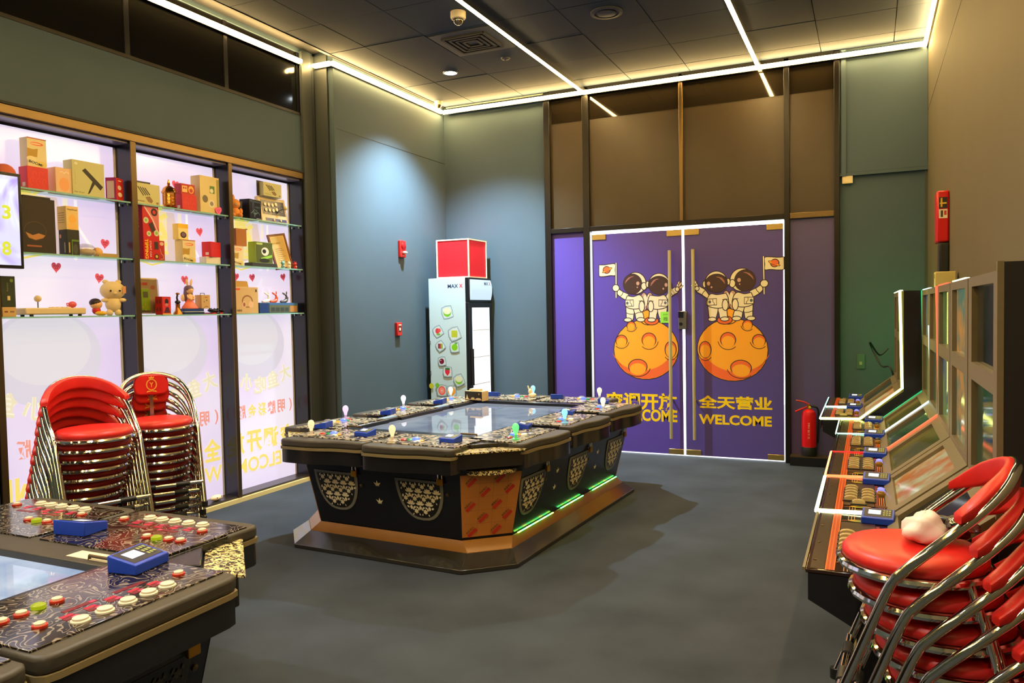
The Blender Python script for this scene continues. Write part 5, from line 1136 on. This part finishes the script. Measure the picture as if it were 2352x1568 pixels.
# ================================================================ stacked chairs
def chair_parts(emblem):
    t = thing('chair', 'x', 'chair')
    MB().lathe([(.05, .432), (.16, .432), (.172, .442), (.172, .458), (.16, .472), (.12, .478), (.02, .480)], 28).build('seat_pad', RED, t, smooth=60)
    MB().tube([(.176*math.cos(2*PI*k/28), .176*math.sin(2*PI*k/28), .428) for k in range(28)], .0115, 8, True).build('seat_ring', CHROME, t)
    half = [(.185, .205, .012), (.188, .12, .24), (.190, .055, .41), (.190, .02, .46), (.190, -.05, .53), (.178, -.125, .60), (.14, -.185, .66), (.075, -.215, .695), (0, -.225, .705)]
    pts = [(-x, y, z_) for x, y, z_ in half]+half[-2::-1]
    MB().tube(bez(pts, 5), .0125, 10).build('arch_frame', CHROME, t)
    for s in (-1, 1):
        MB().tube(bez([(s*.13, -.12, .425), (s*.16, -.16, .3), (s*.18, -.235, .012)], 5), .0115, 10).build('rear_leg', CHROME, t)
        MB().cyl((s*.185, .205, 0), .016, 0, .03, 10).build('rubber_foot', RUBBER, t); MB().cyl((s*.18, -.235, 0), .016, 0, .03, 10).build('rubber_foot', RUBBER, t)
    MB().tube([(-.187, .165, .13), (.187, .165, .13)], .0115, 10).build('front_rail', CHROME, t); MB().tube([(-.175, -.21, .10), (.175, -.21, .10)], .0115, 10).build('rear_rail', CHROME, t)
    for s in (-1, 1): MB().tube([(s*.05, .165, .13), (s*.12, .165, .13)], .0145, 10).build('rail_sleeve', RUBBER, t)
    if emblem:
        pr = rounded([(-.085, .585), (.085, .585), (.095, .65), (.075, .705), (-.075, .705), (-.095, .65)], .04, 4)
        mb = MB(); n = len(pr); fr_ = [(x, -.205-.35*(x*x), z_) for x, z_ in pr]; bk = [(x, -.24-.35*(x*x), z_) for x, z_ in pr]
        mb.add(fr_+bk, [tuple(range(n)), tuple(range(n, 2*n))[::-1]]+[(i, n+i, n+(i+1) % n, (i+1) % n) for i in range(n)])
        bp = mb.build('backrest', RED, t, bevel=.01, seg=3)
        MB().box(-.009, -.236, .44, .009, -.230, .62).build('back_bar', STEEL, t)
        P = Print(); G = mat('gold_print', (226, 160, 60), .35)
        P.line([(.026*math.cos(R(a)), .030*math.sin(R(a))) for a in range(0, 360, 20)], .006, G, True); P.text('Y', 0, 0, .022, .028, G, .02); P.poly([(-.012, .034), (.012, .034), (.016, .046), (.006, .042), (0, .05), (-.006, .042), (-.016, .046)], G); P.poly([(-.022, -.034), (.022, -.034), (.028, -.044), (0, -.038), (-.028, -.044)], G)
        P.build('gold_emblem', t, (0, -.2035, .645), (-1, 0, 0), (0, 0, 1))
    else:
        mb = MB(); n = 16; sec = rounded([(-.016, -.04), (.016, -.04), (.018, .035), (-.016, .04)], .014, 3); m_ = len(sec); vs = []; fs = []
        for i in range(n+1):
            a = R(205+130*i/n); e = min(1, .35+4*min(i, n-i)/n)
            for r_, z_ in sec: vs.append(((.208+r_)*math.cos(a), (.208+r_)*math.sin(a)*1.04, (.60+.085*math.sin(PI*i/n))+z_*e*.82))
        for i in range(n):
            for j in range(m_): fs.append((i*m_+j, i*m_+(j+1) % m_, (i+1)*m_+(j+1) % m_, (i+1)*m_+j))
        fs += [tuple(range(m_))[::-1], tuple(range(n*m_, (n+1)*m_))]; mb.add(vs, fs); mb.build('backrest', RED, t, smooth=60)
    return t
ORD_ = ['topmost', 'second', 'third', 'fourth', 'fifth', 'sixth', 'seventh', 'eighth', 'ninth', 'tenth', 'eleventh', 'twelfth', 'thirteenth']
def stack(proto, topxy, ztop, face, n, dz, dsh, where, group):
    f = Vector((math.cos(R(face)), math.sin(R(face)), 0)); n = max(2, n)
    for i in range(n):                      # i = 0 is the top chair
        o = proto if i == 0 else dup(proto)
        j = random.uniform(-.004, .004)
        o.location = (topxy[0]-f.x*dsh*i+j, topxy[1]-f.y*dsh*i-j, (n-1-i)*dz); o.rotation_euler.z = R(face-90+random.uniform(-2.2, 2.2))
        o['label'] = ('topmost red round-seat chrome chair of the %s' if i == 0 else ORD_[i]+' red chrome chair from the top of the %s') % where; o['group'] = group
dzs = .05
stack(chair_parts(False), (-3.43, 2.56), 0, -18, 12, dzs, .03, 'left stack below the shelves', 'left chair stack')
stack(chair_parts(True), (-3.54, 3.03), 0, -32, 12, .048, .028, 'emblem stack below the shelves', 'emblem chair stack')
stack(chair_parts(False), (.108, 2.24), 0, 176, 7, .075, .028, 'stack by the slot machines', 'right chair stack')
# crumpled bag on the top seat
zt_ = 6*.075+.481
p = onZ(2150, 1240, zt_)
t = thing('crumpled_bag', 'crumpled white and black plastic bag on the top red seat', 'bag', (p.x, p.y, zt_))
def crumple(r, sc_, seed, name, m, c):
    rnd = random.Random(seed); mb = MB().ball((0, 0, 0), r, 22, 14, sc_)
    for i in range(len(mb.v)):
        f = 1+.26*math.sin(seed+mb.v[i].x*70+mb.v[i].y*40)*math.cos(seed*2+mb.v[i].y*60+mb.v[i].z*80)+rnd.uniform(-.05, .05); mb.v[i] = Vector((mb.v[i].x*f+c[0], mb.v[i].y*f+c[1], max(.001, mb.v[i].z*f+c[2])))
    return mb.build(name, m, t, smooth=75)
crumple(.052, (1, 1.1, .75), 3, 'white_bag', C((240, 232, 228), .35), (-.03, -.02, .034)); crumple(.042, (1.2, .9, .8), 5, 'black_bag', C((30, 28, 28), .3), (.04, .02, .034)); crumple(.03, (1.4, .8, .6), 9, 'grey_bag', clear('smoky_bag', (140, 140, 140), .25, .15), (.06, -.02, .05))

# ================================================================ fridge, red box
t = thing('drinks_fridge', 'tall pale blue drinks fridge with fruit prints and lit glass door', 'fridge', (-4.22, 7.75, 0))
fx0, fx1, fy0, fy1, fh = -.24, .22, -.27, .28, 1.93
MB().box(fx0, fy0, .06, fx1, fy1, fh).build('body', C((196, 220, 226), .35), t, bevel=.004)
for sx in (fx0+.05, fx1-.05):
    for sy in (fy0+.05, fy1-.05): MB().cyl((sx, sy, 0), .018, 0, .06, 10).build('foot', RUBBER, t)
h = MB().box(fx1, fy0, 1.665, fx1+.05, fy1, fh).build('header', BLACK, t, bevel=.004)
hp = MB(); cs = [(fx1+.05+.02*math.sin(PI*i/8), 1.685+.225*i/8) for i in range(9)]
vs = [(x, fy0+.02, z_) for x, z_ in cs]+[(x, fy1-.02, z_) for x, z_ in cs]; hp.add(vs, [(i, 9+i, 10+i, i+1)[::1] for i in range(8)]+[tuple(range(9)), tuple(range(9, 18))[::-1]])
hd = hp.build('header_display', E((206, 232, 248), 1.0), h)
P = Print(); P.text('MAX', fy1-.17, 1.868, .10, .04, C((30, 44, 96)), .02); P.text('X', fy1-.085, 1.868, .04, .04, C((226, 20, 60)), .02); P.build('header_logo', h, (fx1+.0705, 0, 0), (0, 1, 0), (0, 0, 1))
dr = MB().box(fx1, fy0, .10, fx1+.045, fy1, 1.655).build('door', BLACK, t, bevel=.004)
MB().box(fx1+.045, fy0+.07, .2, fx1+.048, fy1-.06, 1.60).build('door_glass', mat('lit_glass', (236, 244, 255), .08, emit=1.25), dr, smooth=0)
MB().box(fx1+.048, fy0+.02, .75, fx1+.075, fy0+.04, 1.15).build('door_handle', BLACKM, dr)
for z_ in (.45, .75, 1.05, 1.35): MB().box(fx1+.0478, fy0+.08, z_-.004, fx1+.0486, fy1-.07, z_+.004).build('rack_edge', C((220, 226, 236)), dr)
for z_ in (.42, .86, 1.2): MB().box(fx0+.0, fy0-.012, z_, fx0+.012, fy0, z_+.04).build('hinge_cap', STEEL, t)
P = Print(); wd = fx1-fx0
P.text('MAX', .31, 1.84, .13, .042, C((30, 44, 96)), .02); P.text('X', .41, 1.84, .046, .042, C((226, 20, 60)), .02)
def cube(cx, cy, r, rot, fn):
    pts = [(cx+r*(1+.06*((i*37) % 5-2)/2)*math.cos(R(rot+90*i/2))*(1.22 if i % 2 else 1.0), cy+r*(1.22 if i % 2 else 1.0)*math.sin(R(rot+90*i/2))) for i in range(8)]
    P.poly(pts, C((176, 200, 208), .3)); P.line(pts, .004, C((96, 120, 134)), True); P.poly([(cx+(x-cx)*.82, cy+(y-cy)*.82) for x, y in pts], C((214, 228, 228), .3)); fn(cx, cy, r)
LIME = (120, 196, 40)
def lime(cx, cy, r): P.ell(cx, cy, r*.7, r*.7, LIME); P.ell(cx, cy+r*.18, r*.66, r*.5, (226, 232, 196))
def berry(cx, cy, r): P.ell(cx-r*.1, cy+r*.1, r*.42, r*.5, (226, 60, 70)); P.ell(cx+r*.3, cy+r*.2, r*.3, r*.36, (236, 90, 80)); P.ell(cx+r*.1, cy-r*.5, r*.4, r*.2, (110, 180, 60))
def grape(cx, cy, r): [P.ell(cx+r*.3*((i % 3)-1), cy+r*.3*(i//3-1), r*.22, r*.22, (190, 200, 50)) for i in range(9)]
def mix(cx, cy, r): [P.ell(cx+r*.32*((i % 3)-1), cy+r*.3*(i//3-1), r*.22, r*.22, ((130, 40, 60), (180, 60, 80), (150, 180, 50))[i % 3]) for i in range(9)]
def apple(cx, cy, r): P.ell(cx, cy, r*.62, r*.62, (130, 206, 20)); P.ell(cx+r*.3, cy+r*.7, r*.3, r*.14, (90, 170, 40))
def cherry(cx, cy, r): P.ell(cx-r*.1, cy, r*.6, r*.6, (120, 14, 50)); P.ell(cx-r*.3, cy+r*.2, r*.12, r*.12, (240, 220, 230))
def straw(cx, cy, r): P.poly([(cx-r*.55, cy+r*.4), (cx+r*.5, cy+r*.45), (cx+r*.45, cy-r*.2), (cx-r*.05, cy-r*.75), (cx-r*.5, cy-r*.2)], (226, 40, 70)); P.ell(cx, cy+r*.55, r*.55, r*.22, (50, 120, 60))
def citrus(cx, cy, r): P.ell(cx, cy, r*.7, r*.75, (240, 90, 80)); P.ell(cx, cy, r*.5, r*.55, (250, 150, 130)); P.ell(cx, cy, r*.12, r*.12, (250, 220, 200))
def orange(cx, cy, r): P.ell(cx, cy, r*.75, r*.75, (250, 160, 40)); P.ell(cx, cy+r*.1, r*.55, r*.55, (250, 190, 90))
def fz(x, y): p = onY(880+x/3.733, 500+y/3.733, 7.75+fy0); return (p.x-(-4.22+fx0), p.z)
for x, y, r, rot, fn in ((550, 810, .072, 12, lime), (470, 975, .062, 30, berry), (612, 995, .075, 20, grape), (492, 1100, .056, 35, mix), (615, 1110, .06, 5, apple), (508, 1230, .052, 8, cherry), (555, 1320, .06, 0, straw), (653, 1392, .065, 25, lime), (507, 1480, .066, 0, citrus), (590, 1485, .062, 0, orange)):
    c_ = fz(x, y); cube(c_[0], c_[1], r, rot, fn)
c_ = fz(418, 1440); P.ell(*c_, .03, .03, (206, 200, 40)); c_ = fz(468, 1435); P.ell(*c_, .026, .026, LIME)
tag(P.build('fruit_print', t, (fx0, fy0-.0004, 0), (1, 0, 0), (0, 0, 1)), kind='stuff')
yb0 = 7.53; xa = onY(1005, 630, yb0).x; xb = onY(1077, 630, yb0).x; hb = onY(1040, 550, yb0).z-fh; ybk = min(8.05, onX(1117, 625, xb).y)
t = thing('red_carton', 'red cube box with cream edges on top of the drinks fridge', 'box', ((xa+xb)/2, (yb0+ybk)/2, fh))
w2, d2 = (xb-xa)/2, (ybk-yb0)/2
MB().box(-w2, -d2, 0, w2, d2, hb).build('box_body', C((226, 26, 38), .5), t)
CE = C((236, 224, 196), .5)
for sx in (-1, 1):
    for sy in (-1, 1): MB().box(sx*w2-.007, sy*d2-.007, 0, sx*w2+.007, sy*d2+.007, hb+.004).build('edge_strip', CE, t)
for z_ in (.007, hb-.003):
    for sy in (-1, 1): MB().box(-w2, sy*d2-.006, z_-.007, w2, sy*d2+.006, z_+.007).build('edge_strip', CE, t)
    for sx in (-1, 1): MB().box(sx*w2-.006, -d2, z_-.007, sx*w2+.006, d2, z_+.007).build('edge_strip', CE, t)

# ================================================================ small fittings
t = thing('fire_alarm_sounder', 'red fire alarm sounder with white strobe on the left wall', 'alarm', (XB, 7.09, 2.24))
MB().box(0, -.055, -.09, .03, .055, .09).build('housing', C((206, 36, 34), .35), t, bevel=.006); MB().lathe([(.04, 0), (.038, .012), (.02, .02)], 20, (.03, .005, .03), 'X').build('speaker', C((150, 20, 24), .4), t)
MB().ball((.05, .005, -.04), .028, sc=(.9, 1.2, .6)).build('strobe', C((236, 226, 206), .2), t); P = Print(); P.text('火警', 0, -.073, .045, .016, C((250, 236, 220)), .01); P.build('lettering', t, (.0305, 0, 0), (0, 1, 0), (0, 0, 1))
t = thing('fire_call_point', 'small red manual fire alarm call point lower on the left wall', 'alarm', (XB, 6.98, 1.385))
MB().box(0, -.045, -.07, .035, .045, .07).build('housing', C((196, 30, 26), .35), t, bevel=.005); MB().box(.035, -.025, -.03, .037, .025, .03).build('press_plate', C((70, 30, 20), .3), t); P = Print(); P.rect(-.014, -.014, .014, .014, C((240, 226, 200))); P.rect(-.025, .038, .025, .05, C((240, 226, 200))); P.build('label_print', t, (.0375, 0, 0), (0, 1, 0), (0, 0, 1))
a = onY(2158, 470, 6.2); 
t = thing('rescue_box', 'red emergency equipment box on the right wall', 'box', (XR, 6.06, 1.96))
MB().box(-.075, -.1, 0, 0, .1, .345).build('case', C((206, 22, 24), .25), t, bevel=.012); P = Print()
P.rect(.01, .225, .06, .30, C((30, 24, 20))); P.rect(.015, .255, .055, .265, C((226, 190, 60))); P.rect(.02, .235, .03, .295, C((226, 190, 60))); P.rect(.01, .16, .06, .22, C((236, 226, 206))); P.rect(.02, .168, .034, .212, C((60, 50, 44))); P.rect(.04, .18, .055, .21, C((190, 60, 40))); P.build('instruction_label', t, (-.072, -.1003, 0), (1, 0, 0), (0, 0, 1))
t = thing('black_pouch', 'black cloth pouch hanging under the red rescue box', 'pouch', (XR, 6.03, 1.74)); MB().box(-.06, -.075, 0, 0, .075, .215).build('pouch_body', C((22, 26, 26), .7), t, bevel=.01)
MB().tube(bez([(-.03, -.05, .0), (-.03, -.06, -.03), (-.03, -.02, -.045), (-.03, .01, -.02), (-.03, .02, .0)], 5), .004, 6).build('cord', BLACKM, t)
p = onX(2144, 640, .33); t = thing('router_box', 'cream plastic box with thin aerial on top of a slot machine', 'box', (.425, 5.4, 1.641)); MB().box(-.06, -.05, 0, .05, .05, .10).build('case', C((206, 190, 120), .5), t, bevel=.004); MB().box(-.0605, -.03, .06, -.0598, -.005, .085).build('port', BLACK, t); MB().cyl((-.03, .03, 0), .002, .1, .26, 6).build('aerial', BLACK, t)
t = thing('junction_box', 'small square cream junction box high on the door wall', 'junction box', (-.183, YD, 2.75)); MB().box(-.046, -.035, -.05, .046, 0, .05).build('cover', C((226, 206, 160), .5), t, bevel=.003); MB().box(-.03, -.037, -.035, .03, -.034, .035).build('cover_plate', C((230, 212, 168), .5), t)
p = onY(1977, 830, YD); t = thing('wall_socket', 'small grey wall socket above the far slot machine', 'socket', (p.x, YD, p.z)); MB().box(-.035, -.012, -.07, .035, 0, .07).build('plate', C((70, 96, 84), .4), t, bevel=.002); MB().box(-.012, -.015, -.03, .012, -.011, .0).build('switch', C((150, 150, 120), .4), t)
a, b, c = onY(1998, 785, 7.7), onY(2030, 845, 7.6), onY(2045, 862, 7.3)
t = tag(MB().tube(bez([onY(2040, 800, 7.9), onY(2020, 815, 7.85), a, onY(2005, 805, 7.75), onY(2025, 840, 7.6), Vector((.16, 7.26, 1.02)), Vector((.2, 7.255, .9))], 6), .007, 6).build('power_cable', BLACKM), 'black cable looping beside the farthest slot machine', 'cable')
t = thing('fire_extinguisher', 'red fire extinguisher standing on the ledge by the right side pane', 'fire extinguisher', (-.53, YD-.085, .0951), R(20))
MB().lathe([(.066, .0), (.07, .01), (.07, .085), (.068, .09)], 22).build('base_sleeve', BLACKM, t); MB().lathe([(.068, .088), (.068, .39), (.058, .43), (.03, .45), (.02, .455)], 22).build('cylinder', C((206, 20, 26), .25), t)
MB().cyl((0, 0, 0), .018, .45, .50, 12).build('valve', mat('brass', (196, 140, 44), .3, metal=.9), t); MB().tube([(.0, 0, .50), (-.05, 0, .525), (-.12, .0, .54)], .008, 8).build('carry_handle', C((206, 20, 26), .3), t); MB().tube([(.0, 0, .485), (-.06, 0, .46), (-.13, 0, .43)], .008, 8).build('lever', C((206, 20, 26), .3), t)
MB().tube(bez([(.02, 0, .48), (.08, 0, .46), (.095, .01, .34), (.088, .02, .12)], 6), .009, 8).build('hose', RUBBER, t); MB().cyl((.0, -.022, .475), .012, -.01, .0, 10, 'Y').build('gauge', C((226, 200, 60), .3), t)
P = Print(); P.text('灭火器 FIRE', 0, 0, .16, .022, C((240, 200, 190)), .0, rot=90); P.build('lettering', t, (-.02, -.0665, .25), (1, 0, 0), (0, 0, 1))
# on the ceiling
t = thing('dome_camera', 'white dome security camera on the ceiling beside the middle light strip', 'security camera', (-2.996, 5.586, ZC))
MB().lathe([(.062, 0), (.062, -.045), (.056, -.055), (.045, -.058)], 24).build('housing', C((226, 216, 190), .4), t); MB().ball((0, 0, -.062), .042, 16, 10).build('dome', mat('smoke_dome', (60, 52, 34), .04, coat=.5), t); MB().ball((.01, -.025, -.07), .018).build('lens', STEEL, t)
t = thing('dome_camera', 'small white camera at the ceiling corner above the red alarm', 'security camera', (-4.46, 7.80, ZC)); MB().lathe([(.05, 0), (.05, -.035), (.03, -.06)], 20).build('housing', C((232, 222, 190), .4), t); MB().ball((.015, -.02, -.058), .024).build('lens', C((90, 76, 40), .15), t)
t = thing('downlight', 'round glowing recessed downlight in the dark ceiling', 'downlight', (DL[0], DL[1], ZC)); MB().cyl((0, 0, 0), .062, -.006, -.001, 26).build('diffuser', ems('downlight_glow', (.85, .95, 1), 30), t); MB().tube([(.07*math.cos(R(a)), .07*math.sin(R(a)), -.003) for a in range(0, 360, 15)], .008, 8, True).build('trim_ring', C((90, 100, 108), .4), t)
t = thing('air_vent', 'square dark air diffuser in the ceiling near the dome camera', 'air vent', (-3.205, 6.24, ZC))
MB().box(-.29, -.29, -.008, .29, .29, -.001).build('frame_plate', C((66, 72, 72), .6), t)
for i, s in enumerate((.20, .155, .11, .065)):
    for ang in range(4):
        mb = MB().box(-s, -s-.012, -.022, s, -s+.012, -.008); mb.xform(Matrix.Rotation(R(90*ang), 4, 'Z')); mb.build('slat', C((40, 40, 34) if i % 2 == 0 else (58, 58, 48), .6), t)
t = thing('ceiling_outlet', 'round dark grey air outlet in the ceiling', 'air vent', (-1.931, 6.141, ZC)); MB().lathe([(.13, 0), (.13, -.012), (.10, -.014), (.10, -.004)], 30).build('outer_ring', C((64, 70, 74), .5), t); MB().lathe([(.075, -.002), (.075, -.016), (.03, -.02)], 26).build('inner_disc', C((74, 80, 84), .5), t)
t = thing('ceiling_sensor', 'tiny round sensor in the ceiling right of the downlight', 'sensor', (onZ(1161, 133, ZC).x, onZ(1161, 133, ZC).y, ZC)); MB().lathe([(.045, 0), (.04, -.012), (.02, -.018)], 20).build('cover', C((64, 70, 74), .5), t); MB().cyl((0, 0, 0), .008, -.022, -.017, 8).build('sensor_eye', BLACK, t)
for o in bpy.data.objects:
    for key in ('w', 'h', 'd'):
        if key in o.keys(): del o[key]
